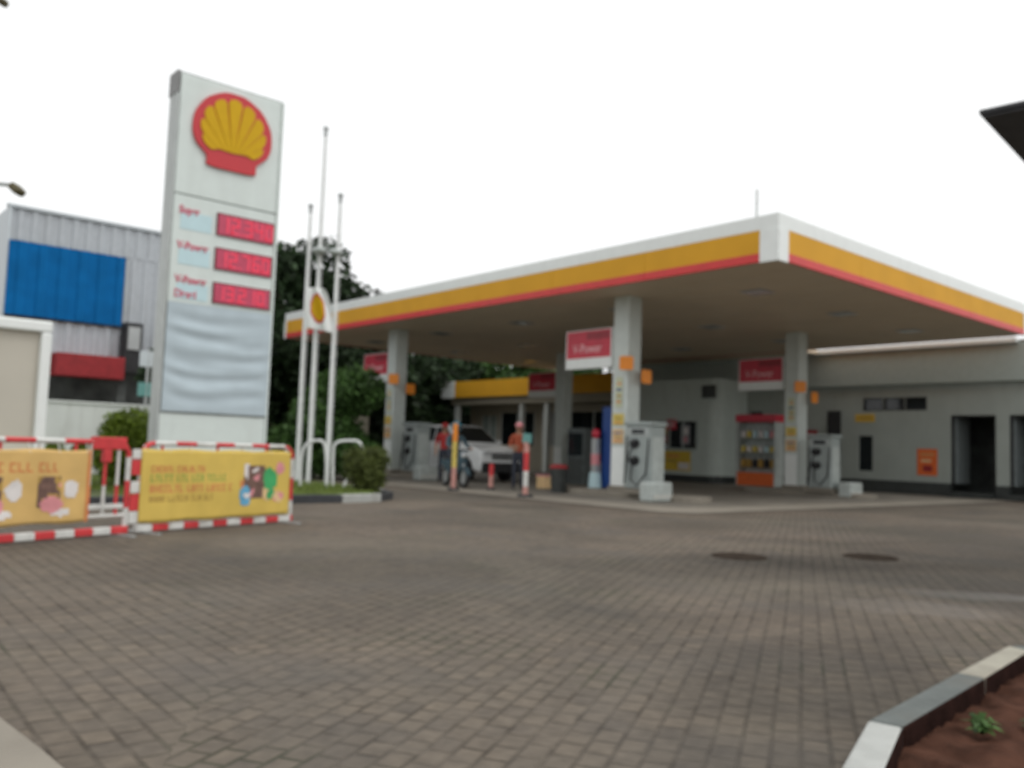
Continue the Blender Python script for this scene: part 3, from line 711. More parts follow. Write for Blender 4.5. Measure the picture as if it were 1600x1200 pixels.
# ------------------------------------------------------------------ pumps
def pump_thing():
    t = thing('fuel_pump', (0, 0, 0), None, 'fuel pump', 'fuel pumps on the concrete islands')
    b = MB(); b.box(-.27, .27, -.38, .38, .12, 1.60, GREY); b.build('cabinet', t, bevel=.035)
    b = MB(); b.box(-.30, .30, -.42, .42, 1.601, 1.70, GREY); b.build('header', t, bevel=.02)
    b = MB(); b.box(-.31, .31, -.42, .42, 0, .119, CONC); b.build('plinth', t, bevel=.01)
    b = MB(); b.box(-.278, -.272, -.31, .31, 1.38, 1.55, PYLS); b.box(-.284, -.279, -.2, .2, 1.41, 1.52, DGL); b.build('display', t)
    for z in (1.18, .78):
        b = MB(); pts = [(.16 * math.cos(k * PI / 8) + .10, .115 * math.sin(k * PI / 8) + z) for k in range(16)]
        b.prism(pts, -.288, -.273, DARK, 'x'); h = b.build('nozzle_holster', t)
        b = MB(); b.obox((-.315, .10, z + .02), (.05, .07, .16), 0, DARK, .3); b.tube([(-.31, .10, z + .08), (-.34, .08, z + .12), (-.40, .02, z + .06)], .012, STEEL, 6); b.build('nozzle', h)
    b = MB(); b.tube([(-.30, .14, 1.14), (-.42, .22, .72), (-.40, .28, .25), (-.31, .33, .6), (-.28, .345, 1.35)], .018, DARK, 8)
    b.tube([(-.30, .14, .74), (-.40, .10, .34), (-.38, -.08, .20), (-.30, -.28, .5), (-.28, -.33, 1.3)], .018, DARK, 8); b.build('hose', t, smooth=True)
    b = MB(); b.box(-.2, .2, -.388, -.381, .3, 1.35, GREYW); b.build('end_panel', t); return t
p0 = pump_thing()
pl = [((15.88, 13.38), 'grey fuel pump with two dark nozzle holsters in front of the nearest column'), ((16.2, 23.3), 'grey fuel pump at the left canopy column, beside the white car'),
      ((23.95, 13.3), 'shaded fuel pump at the right-hand column, before the station building'), ((24.2, 23.3), 'dark shaded fuel pump on the farthest island, left of the navy panel')]
for i, (xy, lb) in enumerate(pl):
    c = p0 if i == 0 else copy_tree(p0); c.location = (*xy, .14); c['label'] = lb
# pale end blocks protecting the islands
def block_thing():
    t = thing('guard_block', (0, 0, 0), None, 'guard block', 'pale guard blocks at the island ends')
    b = MB(); b.box(-.36, .36, -.2, .2, 0, .44, GREYW); b.build('block', t, bevel=.05)
    b = MB(); b.box(-.33, .33, -.205, -.2005, .08, .16, mat('block_stripe', (.5, .5, .46), .6)); b.build('groove', t); return t
k0 = block_thing()
for i, (x, y, lb) in enumerate(((15.45, 12.68, 'pale block standing before the pump of the nearest column'), (15.9, 22.3, 'pale block before the pump of the left column'), (24.1, 12.55, 'pale block before the right-hand pump'))):
    c = k0 if i == 0 else copy_tree(k0); c.location = (x, y, .02); c['label'] = lb
# navy panel and red-topped stand near the far pump
t = thing('display_panel', (18.0, 16.4, .02), 'tall narrow navy blue panel between the nearest column and the farthest pump', 'display panel')
b = MB(); b.box(-.1, .1, -.27, .27, .08, 2.35, NAVY); b.build('panel', t, bevel=.02)
b = MB(); b.box(-.25, .25, -.3, .3, 0, .079, DARK); b.build('base', t, bevel=.01)
t = thing('service_stand', (17.75, 16.75, .02), 'slim stand with a red head and pale blue foot just left of the navy panel', 'stand')
b = MB(); b.box(-.08, .08, -.1, .1, .05, 1.45, STEEL); b.box(-.083, .083, -.103, .103, .7, 1.02, PPNK); b.build('post', t, bevel=.01)
b = MB(); b.sphere((0, 0, 1.58), (.12, .12, .15), REDS); b.build('head', t, smooth=True)
b = MB(); b.tube([(0, 0, 0), (0, 0, .5)], [.2, .16], LBL, 12); b.build('foot', t, smooth=True)

t = thing('filler_cabinet', (18.4, 17.9, .02), 'added dark grey upright cabinet left of the red-headed stand, small peach box before it', 'cabinet')
b = MB(); b.box(-.3, .3, -.35, .35, .10, 1.75, mat('cabinet_dark', (.05, .06, .058), .5, var=.3)); part(b, 'body', bevel=.03, root=None) if False else b.build('body', t, bevel=.03)  # made-up cabinet, put in to darken this stretch of the forecourt
b = MB(); b.box(-.315, -.301, -.28, .28, .95, 1.6, DGL); b.build('window', t); b = MB(); b.box(-.312, -.301, -.28, .28, .2, .85, SKIRT); b.build('drawer', t)
t = thing('small_box', (16.75, 17.75, .02), 'small peach coloured box on the ground near the dark cabinet', 'box')
b = MB(); b.box(-.16, .16, -.16, .16, 0, .34, POST); b.build('box', t, bevel=.01); b = MB(); b.box(-.17, .17, -.17, .17, .341, .38, PPNK); b.build('lid', t, bevel=.005)
t = thing('waste_bin', (15.6, 16.0, .02), 'round dark bin with a reddish lid behind the nearest island', 'bin')
b = MB(); b.tube([(0, 0, 0), (0, 0, .62)], [.19, .23], SKIRT, 18); b.build('drum', t, smooth=True); b = MB(); b.tube([(0, 0, .621), (0, 0, .68), (0, 0, .72)], [.25, .24, .12], AWR, 18); b.build('lid', t, smooth=True)

# ------------------------------------------------------------------ posts closing the lane
def lane_post(x, y, h, segs, label, base_r=.16, cap=None):
    t = thing('lane_post', (x, y, .015), label, 'post', 'posts closing the lane')
    b = MB(); b.tube([(0, 0, 0), (0, 0, .06)], [base_r, base_r * .8], DARK, 14); b.build('base', t, smooth=True)
    b = MB(); z = .05
    for frac, m in segs: b.tube([(0, 0, z), (0, 0, z + h * frac)], .062, m, 12); z += h * frac
    b.build('pole', t, smooth=True)
    if cap: b = MB(); b.box(-.03, .03, -.13, .13, h + .02, h + .24, cap); b.build('sign_plate', t, bevel=.01)
FADE = mat('faded_pink_post', (.60, .30, .26), .6)
lane_post(13.2, 17.3, 1.62, ((.32, FADE), (.4, POSTY), (.28, ORG)), 'tallest lane post, orange above and faded pink below')
lane_post(14.55, 17.45, .62, ((.5, FADE), (.5, BRED)), 'short faded pink and red lane post before the white car', .12)
lane_post(13.3, 14.72, 1.2, ((.15, FADE), (.3, BWHT), (.35, BRED), (.2, FADE)), 'red and white lane post with a small turquoise plate on top', .2, TURQ)

# ------------------------------------------------------------------ people
def person(loc, rz, nodes, edges, zones, hair_mat, label, hat=None, root='pelvis'):
    """nodes: name->(x,y,z,r); zones: name->material index; faces take the zone of their nearest bone"""
    t = thing('person', loc, label, 'person', None, rz)
    names = list(nodes); me = bpy.data.meshes.new('body'); me.from_pydata([nodes[k][:3] for k in names], [(names.index(a), names.index(b_)) for a, b_ in edges], [])
    o = bpy.data.objects.new('body', me); COL.objects.link(o)
    sk = o.modifiers.new('skin', 'SKIN'); sk.use_smooth_shade = True
    for i, k in enumerate(names):
        r = nodes[k][3]; r = r if isinstance(r, tuple) else (r, r); me.skin_vertices[0].data[i].radius = r; me.skin_vertices[0].data[i].use_root = (k == root)
    sb = o.modifiers.new('sub', 'SUBSURF'); sb.levels = 2; sb.render_levels = 2
    dg = bpy.context.evaluated_depsgraph_get(); dg.update(); nm = bpy.data.meshes.new_from_object(o.evaluated_get(dg)); o.modifiers.clear(); o.data = nm
    mats = []; nm.materials.clear()
    for m, _ in zones:
        nm.materials.append(m)
    segs = []
    for zi, (m, bl) in enumerate(zones):
        for a, b_ in bl: segs.append((zi, Vector(nodes[a][:3]), Vector(nodes[b_][:3])))
    for p in nm.polygons:
        c = p.center; best = None
        for zi, a, b_ in segs:
            d = b_ - a; tt = max(0, min(1, (c - a).dot(d) / max(d.length_squared, 1e-6))); q = (c - a - d * tt).length
            if best is None or q < best[0]: best = (q, zi)
        p.material_index = best[1]; p.use_smooth = True
    o.parent = t
    hx, hy, hz, hr = nodes['head'][0], nodes['head'][1], nodes['head'][2], .1
    b = MB(); 
    if hat == 'helmet':
        b.sphere((hx, hy, hz + .03), (.145, .15, .15), TEAL, 16, 10); b.box(hx - .1, hx + .1, hy - .165, hy - .12, hz - .03, hz + .06, DGL); b.build('helmet', t, smooth=True)
    elif hat == 'cap':
        b.sphere((hx, hy + .01, hz + .06), (.105, .115, .085), hair_mat, 14, 8); b.obox((hx, hy - .13, hz + .05), (.15, .12, .015), 0, hair_mat, .15); b.build('cap', t, smooth=True)
    else:
        b.sphere((hx, hy + .03, hz + .035), (.10, .105, .115), hair_mat, 14, 8); b.build('hair', t, smooth=True)
    b = MB()
    if hat != 'helmet':
        for s in (-1, 1): b.sphere((hx + s * .035, hy - .098, hz + .01), .014, DARK, 8, 5)
        b.sphere((hx, hy - .112, hz - .02), (.014, .02, .022), SKIN, 8, 5); b.obox((hx, hy - .10, hz - .062), (.045, .012, .01), 0, AWR)
        b.build('face', t, smooth=True)
    return t
stand = dict(pelvis=(0, 0, .93, (.15, .12)), waist=(0, 0, 1.08, (.14, .11)), chest=(0, 0, 1.28, (.17, .12)), sh=(0, 0, 1.42, (.12, .09)), neck=(0, -.01, 1.50, .055), head0=(0, -.02, 1.57, .08), head=(0, -.02, 1.64, .095), top=(0, -.01, 1.70, .07))
def limbs(d, armL, armR, legL, legR):
    for s, (a, l) in ((1, (armL, legL)), (-1, (armR, legR))):
        k = 'L' if s > 0 else 'R'
        d['sho' + k] = (s * .18, 0, 1.40, .062); d['elb' + k] = (*a[0], .045); d['wri' + k] = (*a[1], .03); d['han' + k] = (*a[2], (.035, .02))
        w = Vector(a[2]); e = (Vector(a[2]) - Vector(a[1])).normalized()
        for q, off in enumerate((-.028, -.010, .010, .028)): p = w + e * (.075 - abs(off)) + Vector((0, off, 0)); d['fin%d' % q + k] = (*p, .009)
        p = w + e * .02 + Vector((0, -.05, 0)); d['thu' + k] = (*p, .010)
        d['hip' + k] = (s * .09, 0, .88, .095); d['kne' + k] = (*l[0], .062); d['ank' + k] = (*l[1], .042); d['toe' + k] = (*l[2], .038)
    return d
def ledges():
    E = [('pelvis', 'waist'), ('waist', 'chest'), ('chest', 'sh'), ('sh', 'neck'), ('neck', 'head0'), ('head0', 'head'), ('head', 'top')]
    for k in 'LR': E += [('sh', 'sho' + k), ('sho' + k, 'elb' + k), ('elb' + k, 'wri' + k), ('wri' + k, 'han' + k), ('han' + k, 'thu' + k), ('pelvis', 'hip' + k), ('hip' + k, 'kne' + k), ('kne' + k, 'ank' + k), ('ank' + k, 'toe' + k)] + [('han' + k, 'fin%d' % q + k) for q in range(4)]
    return E
def zones(top, legs, sleeve_long=False):
    arm = [('sho' + k, 'elb' + k) for k in 'LR'] ; fore = [('elb' + k, 'wri' + k) for k in 'LR']; hand = [('wri' + k, 'han' + k) for k in 'LR']
    return [(top, [('waist', 'chest'), ('chest', 'sh'), ('sh', 'shoL'), ('sh', 'shoR')] + arm + (fore if sleeve_long else [])),
            (legs, [('pelvis', 'hipL'), ('pelvis', 'hipR'), ('hipL', 'kneL'), ('hipR', 'kneR'), ('kneL', 'ankL'), ('kneR', 'ankR')]),
            (SKIN, [('neck', 'head0'), ('head0', 'head'), ('head', 'top')] + hand + ([] if sleeve_long else fore)), (DARK, [('ankL', 'toeL'), ('ankR', 'toeR')])]
d = limbs(dict(stand), ((.24, -.02, 1.14), (.16, -.24, 1.08), (.13, -.31, 1.09)), ((-.25, .03, 1.13), (-.26, -.10, .90), (-.26, -.13, .83)),
          ((.12, -.03, .50), (.13, .03, .09), (.14, -.12, .04)), ((-.11, -.01, .50), (-.12, .02, .09), (-.14, -.13, .04)))
person((15.45, 20.75, .02), -.6, d, ledges(), zones(SHIRT, TRSR), SHIRT, 'standing attendant in a red shirt and dark trousers beside the tall orange post', 'cap')
d = limbs(dict(stand), ((.25, .02, 1.14), (.24, -.12, .92), (.24, -.16, .85)), ((-.24, -.03, 1.14), (-.10, -.22, 1.10), (-.04, -.27, 1.12)),
          ((.10, -.01, .50), (.11, .03, .09), (.12, -.12, .04)), ((-.10, -.01, .50), (-.11, .02, .09), (-.12, -.12, .04)))
person((15.1, 17.02, .02), -.7, d, ledges(), zones(SHIRTO, TRSR), PPNK, 'person in an orange-red top with a pale pink cap beside the red and white post', 'cap')
# rider seated on a scooter (local -Y is forward)
rd = dict(pelvis=(0, .18, .86, (.15, .13)), waist=(0, .16, 1.0, (.14, .12)), chest=(0, .12, 1.20, (.18, .13)), sh=(0, .08, 1.36, (.13, .1)), neck=(0, .05, 1.45, .06), head0=(0, .03, 1.52, .08), head=(0, .02, 1.59, .10), top=(0, .02, 1.66, .08))
for s, k in ((1, 'L'), (-1, 'R')):
    rd['sho' + k] = (s * .2, .07, 1.33, .07); rd['elb' + k] = (s * .29, -.08, 1.12, .052); rd['wri' + k] = (s * .27, -.33, 1.05, .034); rd['han' + k] = (s * .27, -.41, 1.05, (.036, .024))
    for q, off in enumerate((-.028, -.010, .010, .028)): rd['fin%d' % q + k] = (s * (.27 + off), -.47, 1.02 - .008 * (q % 2), .010)
    rd['thu' + k] = (s * .22, -.43, 1.03, .011)
    rd['hip' + k] = (s * .10, .12, .83, .10); rd['kne' + k] = (s * .20, -.28, .74, .068); rd['ank' + k] = (s * .18, -.12, .33, .045); rd['toe' + k] = (s * .18, -.29, .29, .04)
rider_at = (14.35, 18.75, .02)
person(rider_at, -.25, rd, ledges(), zones(JACK, TRSR, True), TEAL, 'rider in dark clothes and a teal helmet sitting on the scooter', 'helmet')
t = thing('scooter', rider_at, 'dark motor scooter standing under the rider near the orange post', 'scooter', None, -.25)
for yy in (.62, -.62):
    b = MB()
    for s in (0,):
        pts = [(0, yy + .24 * math.cos(k * PI / 10), .27 + .24 * math.sin(k * PI / 10)) for k in range(21)]
        b.tube(pts, .045, DARK, 8, False)
    w = b.build('wheel', t, smooth=True); b = MB(); b.tube([(-.03, yy, .27), (.03, yy, .27)], .17, STEEL, 14); b.build('rim', w)
b = MB(); b.prism([(-.50, .42), (-.32, .30), (.10, .28), (.30, .38), (.80, .62), (.82, .72), (.35, .74), (.05, .70), (-.05, .40), (-.30, .40), (-.40, .95), (-.50, .98), (-.58, .7)], -.12, .12, JACK, 'x'); b.build('body', t, bevel=.04, smooth=True)
b = MB(); b.box(-.12, .12, -.02, .66, .741, .81, DARK); b.build('seat', t, bevel=.03)
b = MB(); b.tube([(-.30, -.40, 1.02), (-.1, -.48, 1.0), (.1, -.48, 1.0), (.30, -.40, 1.02)], .018, DARK, 8); b.tube([(0, -.46, 1.0), (0, -.62, .3)], .03, STEEL, 8); b.build('handlebar', t, smooth=True)
b = MB(); b.sphere((0, -.56, .86), (.09, .05, .07), LAMP, 12, 8); b.build('headlight', t, smooth=True)
b = MB(); b.prism([(-.90, .34), (-.82, .50), (-.62, .56), (-.44, .50), (-.42, .44), (-.62, .50), (-.80, .45)], -.07, .07, JACK, 'x'); b.build('front_mudguard', t, bevel=.01)

# ------------------------------------------------------------------ white car
def car(loc, rz, label):
    t = thing('car', loc, label, 'car', None, rz)      # local -Y is the front, y from 0 (nose) to 4.5
    W_, Ln = .91, 4.5
    def arch(yc, r, n=10): return [(yc + r * math.cos(PI - PI * k / n), .36 + r * math.sin(PI - PI * k / n)) for k in range(n + 1)]
    prof = [(.06, .32)] + arch(.86, .40) + arch(3.55, .40) + [(4.42, .34), (4.5, .6), (4.48, 1.0), (4.40, 1.16), (1.25, 1.20), (.50, 1.10), (.12, 1.0), (.0, .82), (.0, .45)]
    b = MB(); b.prism(prof, -W_, W_, CARW, 'x'); b.build('body', t, bevel=.06, smooth=True)
    # greenhouse
    zb, zt = 1.19, 1.80; ys = [(1.20, 2.00), (4.36, 4.10)]
    vs = []
    for (y, z, w) in ((1.15, zb, .84), (4.40, zb, .84), (4.15, zt, .68), (2.00, zt, .68)):
        vs += [(-w, y, z), (w, y, z)]
    b = MB(); b.add(vs, [(0, 2, 4, 6), (1, 7, 5, 3), (0, 6, 7, 1), (2, 3, 5, 4), (6, 4, 5, 7), (0, 1, 3, 2)], CARW); b.build('cabin', t, bevel=.05, smooth=True)
    def pane(a, name):
        b = MB(); b.add(a, [(0, 1, 2, 3)], DGL); o = b.build(name, t, fix=False); m = o.modifiers.new('s', 'SOLIDIFY'); m.thickness = .012; m.offset = 0
    pane([(-.74, 1.24, 1.25), (.74, 1.24, 1.25), (.62, 1.92, 1.755), (-.62, 1.92, 1.755)], 'windscreen')
    pane([(-.72, 4.385, 1.26), (.72, 4.385, 1.26), (.6, 4.19, 1.74), (-.6, 4.19, 1.74)], 'rear_window')
    for s in (-1, 1):
        for (y0, y1, y2, y3) in ((1.55, 2.62, 2.62, 2.10), (2.70, 3.60, 3.55, 2.70), (3.68, 4.22, 4.02, 3.63)):
            def wx(z): return s * (.84 - .16 * (z - zb) / (zt - zb) + .012)
            pane([(wx(1.26), y0, 1.26), (wx(1.26), y1, 1.26), (wx(1.73), y2, 1.73), (wx(1.73), y3, 1.73)], 'side_window')
    for s in (-1, 1):
        for yc in (.86, 3.55):
            b = MB(); b.tube([(s * .70, yc, .34), (s * .915, yc, .34)], .335, DARK, 24); w = b.build('wheel', t, bevel=.02)
            b = MB(); b.tube([(s * .90, yc, .34), (s * .925, yc, .34)], .21, STEEL, 18)
            for k in range(5): b.obox((s * .927, yc + .1 * math.cos(k * 1.257), .34 + .1 * math.sin(k * 1.257)), (.01, .18, .04), 0, DARK, k * 1.257)
            b.build('rim', w)
        b = MB(); b.prism([(.0, 0), (.34, .02), (.36, .14), (.05, .12)], 0, .06, LAMP, 'y', Matrix.Translation((s * .86 if s < 0 else .50, -.02, .84))); b.build('headlight', t, bevel=.01)
        b = MB(); b.obox((s * 1.0, 1.45, 1.27), (.2, .1, .14), 0, CARW); b.build('mirror', t, bevel=.03)
    b = MB(); b.box(-.48, .48, -.025, .02, .72, .93, DARK)
    for z in (.77, .82, .87): b.box(-.46, .46, -.035, -.026, z, z + .018, STEEL)
    b.build('grille', t)
    b = MB(); b.box(-.88, .88, -.06, .04, .30, .62, DARK); b.build('bumper', t, bevel=.04)
    b = MB(); b.box(-.24, .24, -.075, -.062, .46, .58, DARK); b.build('number_plate', t)
    b = MB(); b.box(-.66, .66, 2.15, 4.0, 1.80, 1.83, DARK); b.build('roof_rack', t, bevel=.01)
    return t
car((17.95, 20.95, .02), 0, 'white high-bonnet car refuelling beside the left pump, dark grille facing out')

# ------------------------------------------------------------------ station building (long white block at the right)
t = thing('station_building', (30, 12, 0), 'long white station building with white roof edge and dark doorways at the right', 'building')
def wall_x(bb, X, y0, y1, z0, z1, holes, m, th=.2):
    """wall in plane X..X+th with rectangular holes [(ya,yb,za,zb)], built from strips"""
    ys = sorted(set([y0, y1] + [h[0] for h in holes] + [h[1] for h in holes])); 
    for a, c in zip(ys[:-1], ys[1:]):
        cuts = sorted([(h[2], h[3]) for h in holes if h[0] <= a + 1e-6 and h[1] >= c - 1e-6]); z = z0
        for za, zc in cuts:
            if za > z + 1e-6: bb.box(X, X + th, a, c, z, za, m)
            z = zc
        if z < z1 - 1e-6: bb.box(X, X + th, a, c, z, z1, m)
wins = [(12.90, 13.62, 2.90, 3.36), (13.66, 14.38, 2.90, 3.36), (14.42, 15.14, 2.90, 3.36)]
doors = [(10.72, 12.12, .45, 2.72), (8.9, 10.32, .45, 2.72)]
small = [(14.80, 15.32, .75, 2.0)]
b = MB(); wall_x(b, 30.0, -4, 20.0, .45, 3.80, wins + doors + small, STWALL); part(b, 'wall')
b = MB(); b.box(29.93, 30.19, -4, 8.9, .02, .449, SKIRT); b.box(29.93, 30.19, 12.13, 20.0, .02, .449, SKIRT); b.box(29.93, 30.19, 10.33, 10.71, .02, .449, SKIRT)
b.box(29.6, 30.19, 10.72, 12.12, .02, .20, SKIRT); b.box(29.6, 30.19, 8.91, 10.32, .02, .20, SKIRT); parts(b, 'plinth')
b = MB(); b.box(29.80, 30.1, -4, 26, 3.801, 5.02, STBAND); part(b, 'upper_band', bevel=.01)
b = MB(); b.box(29.55, 29.79, 9.95, 26, 5.0, 5.15, WHITE2); part(b, 'roof_edge', bevel=.015)
b = MB(); b.box(29.801, 38, -4, 26, 5.021, 5.10, CONC); part(b, 'roof')
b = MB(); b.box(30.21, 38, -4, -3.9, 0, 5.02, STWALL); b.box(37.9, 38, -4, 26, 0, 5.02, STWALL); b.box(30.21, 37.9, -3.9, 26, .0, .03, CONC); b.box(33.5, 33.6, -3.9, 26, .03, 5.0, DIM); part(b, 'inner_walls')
for (y0, y1, z0, z1) in doors:
    b = MB(); b.box(30.05, 30.15, y0, y0 + .06, z0, z1, DARK); b.box(30.05, 30.15, y1 - .06, y1, z0, z1, DARK); b.box(30.05, 30.15, y0 + .06, y1 - .06, z1 - .06, z1, DARK)
    dr = part(b, 'door_frame'); b = MB(); b.box(30.21, 31.3, y1 - .11, y1 - .05, z0, z1 - .07, mat('open_door_grey', (.22, .25, .25), .5)); b.build('open_door', dr)
for (y0, y1, z0, z1) in wins:
    b = MB(); b.box(30.06, 30.10, y0, y1, z0, z1, DGL); wn = part(b, 'window')
    b = MB(); b.box(29.99, 30.05, y0, y0 + .03, z0, z1, DARK); b.box(29.99, 30.05, y1 - .03, y1, z0, z1, DARK); b.box(29.99, 30.05, y0 + .03, y1 - .03, z0, z0 + .03, DARK); b.box(29.99, 30.05, y0 + .03, y1 - .03, z1 - .03, z1, DARK); b.build('frame', wn)
b = MB(); b.box(30.06, 30.10, 14.80, 15.32, .75, 2.0, DGL); part(b, 'narrow_window')
# projecting shop wing with a rounded corner
b = MB(); poly = [(28.0, 25.2), (28.0, 20.5)] + [(28.5 - .5 * math.cos(a * PI / 16), 20.5 - .5 * math.sin(a * PI / 16)) for a in range(1, 8)] + [(28.5, 20.0), (29.99, 20.0), (29.99, 25.2)]
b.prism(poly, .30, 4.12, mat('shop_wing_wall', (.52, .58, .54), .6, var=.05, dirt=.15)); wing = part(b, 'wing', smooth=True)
b = MB(); p2 = [(x + (.05 if x < 28.6 else 0), y + (.05 if y < 20.1 else 0)) for x, y in poly]; b.prism(p2, .02, .299, SKIRT); part(b, 'wing_plinth')
b = MB(); b.box(27.97, 27.998, 20.95, 22.98, 1.36, 2.42, DGL); w = part(b, 'wing_window'); b = MB()
for y in (20.95, 21.6, 22.3, 22.98): b.box(27.94, 27.969, y - .03, y + .03, 1.33, 2.45, STBAND)
b.box(27.94, 27.969, 20.98, 22.95, 2.42, 2.46, STBAND); b.box(27.94, 27.969, 20.98, 22.95, 1.30, 1.36, STBAND); b.build('mullions', w)
b = MB(); b.box(27.96, 27.998, 20.1, 20.75, 3.35, 3.85, SKIRT)
for k in range(6): b.box(27.95, 27.959, 20.12, 20.73, 3.38 + k * .08, 3.41 + k * .08, DIM)
part(b, 'vent')
b = MB(); b.box(29.93, 29.999, 16.0, 16.5, .9, 2.9, DARK); b.box(29.93, 29.999, 19.3, 19.8, .9, 2.9, DARK); parts(b, 'dark_panel')
# posters and signs on the building (each one a thing)
def flat_sign(name, x, y0, y1, z0, z1, m, label, cat, marks):
    q = thing(name, (x, (y0 + y1) / 2, z0), label, cat); w = y1 - y0; h = z1 - z0
    b = MB(); b.box(-.012, 0, -w / 2, w / 2, 0, h, m); b.build('board', q, bevel=.003)
    b = MB()
    for (a0, a1, c0, c1, mm) in marks: b.box(-.016, -.0125, w * (.5 - a1), w * (.5 - a0), h * c0, h * c1, mm)
    b.build('print', q)
flat_sign('poster', 29.995, 12.55, 13.22, .68, 1.58, ORGD, 'orange-red poster on the white wall left of the dark doorway', 'poster', [(.15, .85, .72, .86, TRED), (.2, .7, .5, .6, POST), (.3, .75, .15, .38, AWR)])
flat_sign('poster', 27.995, 21.25, 22.60, .45, 1.24, mat('dull_yellow_poster', (.66, .46, .05), .6), 'yellow poster under the window of the shop wing', 'poster', [(.1, .6, .68, .80, TRED), (.08, .5, .45, .55, TBRN), (.55, .95, .08, .42, PWHT)])
flat_sign('wall_sign', 29.995, 14.72, 15.45, 2.50, 2.78, mat('ochre_sign', (.66, .42, .04), .5), 'small ochre sign under the high row of windows', 'small sign', [(.1, .9, .35, .65, TBRN)])
for i, (y, m2, lb) in enumerate(((22.55, TBRN, 'dark picture sheet at the left end of the shop wing window'), (21.5, PWHT, 'pale picture sheet in the middle of the shop wing window'))):
    flat_sign('picture_sheet', 27.965, y - .22, y + .22, 1.5, 2.3, PBRN if i == 0 else mat('grey_sheet', (.28, .28, .30), .6, var=.3, scale=9), lb, 'poster', [(.2, .8, .5, .85, m2), (.3, .7, .12, .4, PPNK)])
flat_sign('wall_sign', 27.96, 21.95, 22.45, 2.10, 2.52, REDS, 'small red sign at the top of the shop wing window', 'small sign', [(.2, .8, .3, .6, PINK)])
flat_sign('wall_sign', 29.925, 16.9, 17.4, 1.85, 2.2, AWR, 'small dull red sign on the station wall between column and ochre sign', 'small sign', [(.2, .8, .3, .6, PINK)])
# product rack against the wall
t = thing('product_rack', (26.0, 17.0, .02), 'bottle rack with a red top and orange base standing before the station building', 'rack')
b = MB(); b.box(0, .5, -.78, -.72, .1, 2.3, GREYW); b.box(0, .5, .72, .78, .1, 2.3, GREYW); b.box(.46, .5, -.72, .72, .1, 2.3, GREYW); b.build('frame', t)
b = MB(); b.box(-.02, .5, -.80, .80, 2.301, 2.55, REDS); b.build('header', t, bevel=.01)
b = MB(); b.box(-.02, .45, -.719, .719, .1, .55, ORGD); b.build('base_panel', t, bevel=.01)
for z in (1.25, 1.75):
    b = MB(); b.box(.02, .45, -.715, .715, z - .03, z, GREYW); b.build('shelf', t)
rr = random.Random(5)
bot = None
for zi, z in enumerate((.72, 1.25, 1.75)):
    for k in range(6):
        bt = MB(); y = -.58 + k * .23; m = rr.choice((POSTY, PWHT, PPNK, LBL) if zi else (DARK, DARK, TBRN)); h = (.36, .26, .30)[zi]
        bt.box(26.1, 26.25, 17.0 + y - .07, 17.0 + y + .07, z + .025, z + .02 + h * .8, m); bt.box(26.15, 26.2, 17.0 + y - .02, 17.0 + y + .02, z + .0205 + h * .8, z + .02 + h, DARK)
        o = bt.build('bottle', bevel=.015); tag(o, ('dark bottle on the lowest shelf of the product rack', 'small coloured bottle on the middle shelf of the product rack', 'coloured bottle on the top shelf of the product rack')[zi], 'bottle', ('dark bottles on the lowest shelf of the rack', 'bottles on the middle shelf of the rack', 'bottles on the top shelf of the rack')[zi])

# ------------------------------------------------------------------ shop with yellow fascia
t = thing('shop_building', (30.8, 32, 0), 'cream shop with a yellow fascia and dark windows behind the pumps', 'building')
b = MB(); SH = [(36.6, 37.9, 1.0, 2.9), (33.5, 36.3, 1.3, 3.05), (31.5, 32.9, 1.3, 3.05), (27.6, 30.9, .6, 3.05)]
wall_x(b, 30.8, 26.3, 39.0, .02, 3.79, SH, SHOPW); b.box(31.01, 37, 38.8, 39.0, .02, 3.79, SHOPW); part(b, 'wall')
for (y0, y1, z0, z1) in SH:
    b = MB(); b.box(30.88, 30.92, y0, y1, z0, z1, DGL if y0 < 36 else mat('pale_glass', (.30, .36, .34), .15)); w = part(b, 'window')
    b = MB(); b.box(30.78, 30.87, y0, y0 + .05, z0, z1, WALLW); b.box(30.78, 30.87, y1 - .05, y1, z0, z1, WALLW); b.box(30.78, 30.87, (y0 + y1) / 2 - .03, (y0 + y1) / 2 + .03, z0, z1, WALLW); b.build('frame', w)
b = MB(); b.box(29.05, 37, 26.0, 39.45, 3.80, 3.95, SHOPW); b.box(29.1, 37, 26.05, 39.4, 3.951, 4.60, CONC); part(b, 'roof')
b = MB(); b.box(29.0, 29.049, 26.0, 38.20, 3.82, 4.70, YEL); part(b, 'yellow_fascia')
b = MB(); b.box(28.99, 29.049, 38.201, 39.45, 3.80, 4.72, WHITE2); b.box(29.05, 30.5, 39.451, 39.49, 3.80, 4.72, WHITE2); part(b, 'white_fascia_end')
b = MB(); b.box(29.3, 30.8, 26.3, 38.9, 3.45, 3.799, SHOPW); part(b, 'soffit')
b = MB(); b.box(29.4, 29.65, 31.1, 31.35, .02, 3.449, WALLW); b.box(29.4, 29.65, 38.4, 38.65, .02, 3.449, WALLW); b.box(29.4, 29.65, 33.0, 33.2, .02, 3.449, WALLW); parts(b, 'porch_post')
t = thing('wash_bay_canopy', (36, 49, 0), 'low distant canopy in yellow and red, between the left column and the shop', 'canopy')
b = MB(); b.box(36, 40, 46, 52.4, 2.56, 3.5, WHITE); part(b, 'deck', bevel=.02)
b = MB(); b.box(35.97, 35.999, 46.05, 48.3, 2.85, 3.45, YEL); b.box(35.97, 35.999, 49.5, 52.3, 3.1, 3.45, YEL); part(b, 'yellow_band')
b = MB(); b.box(35.97, 35.999, 46.05, 48.3, 2.58, 2.84, RED); b.box(35.97, 35.999, 51.4, 52.3, 2.58, 3.0, RED); part(b, 'red_band')
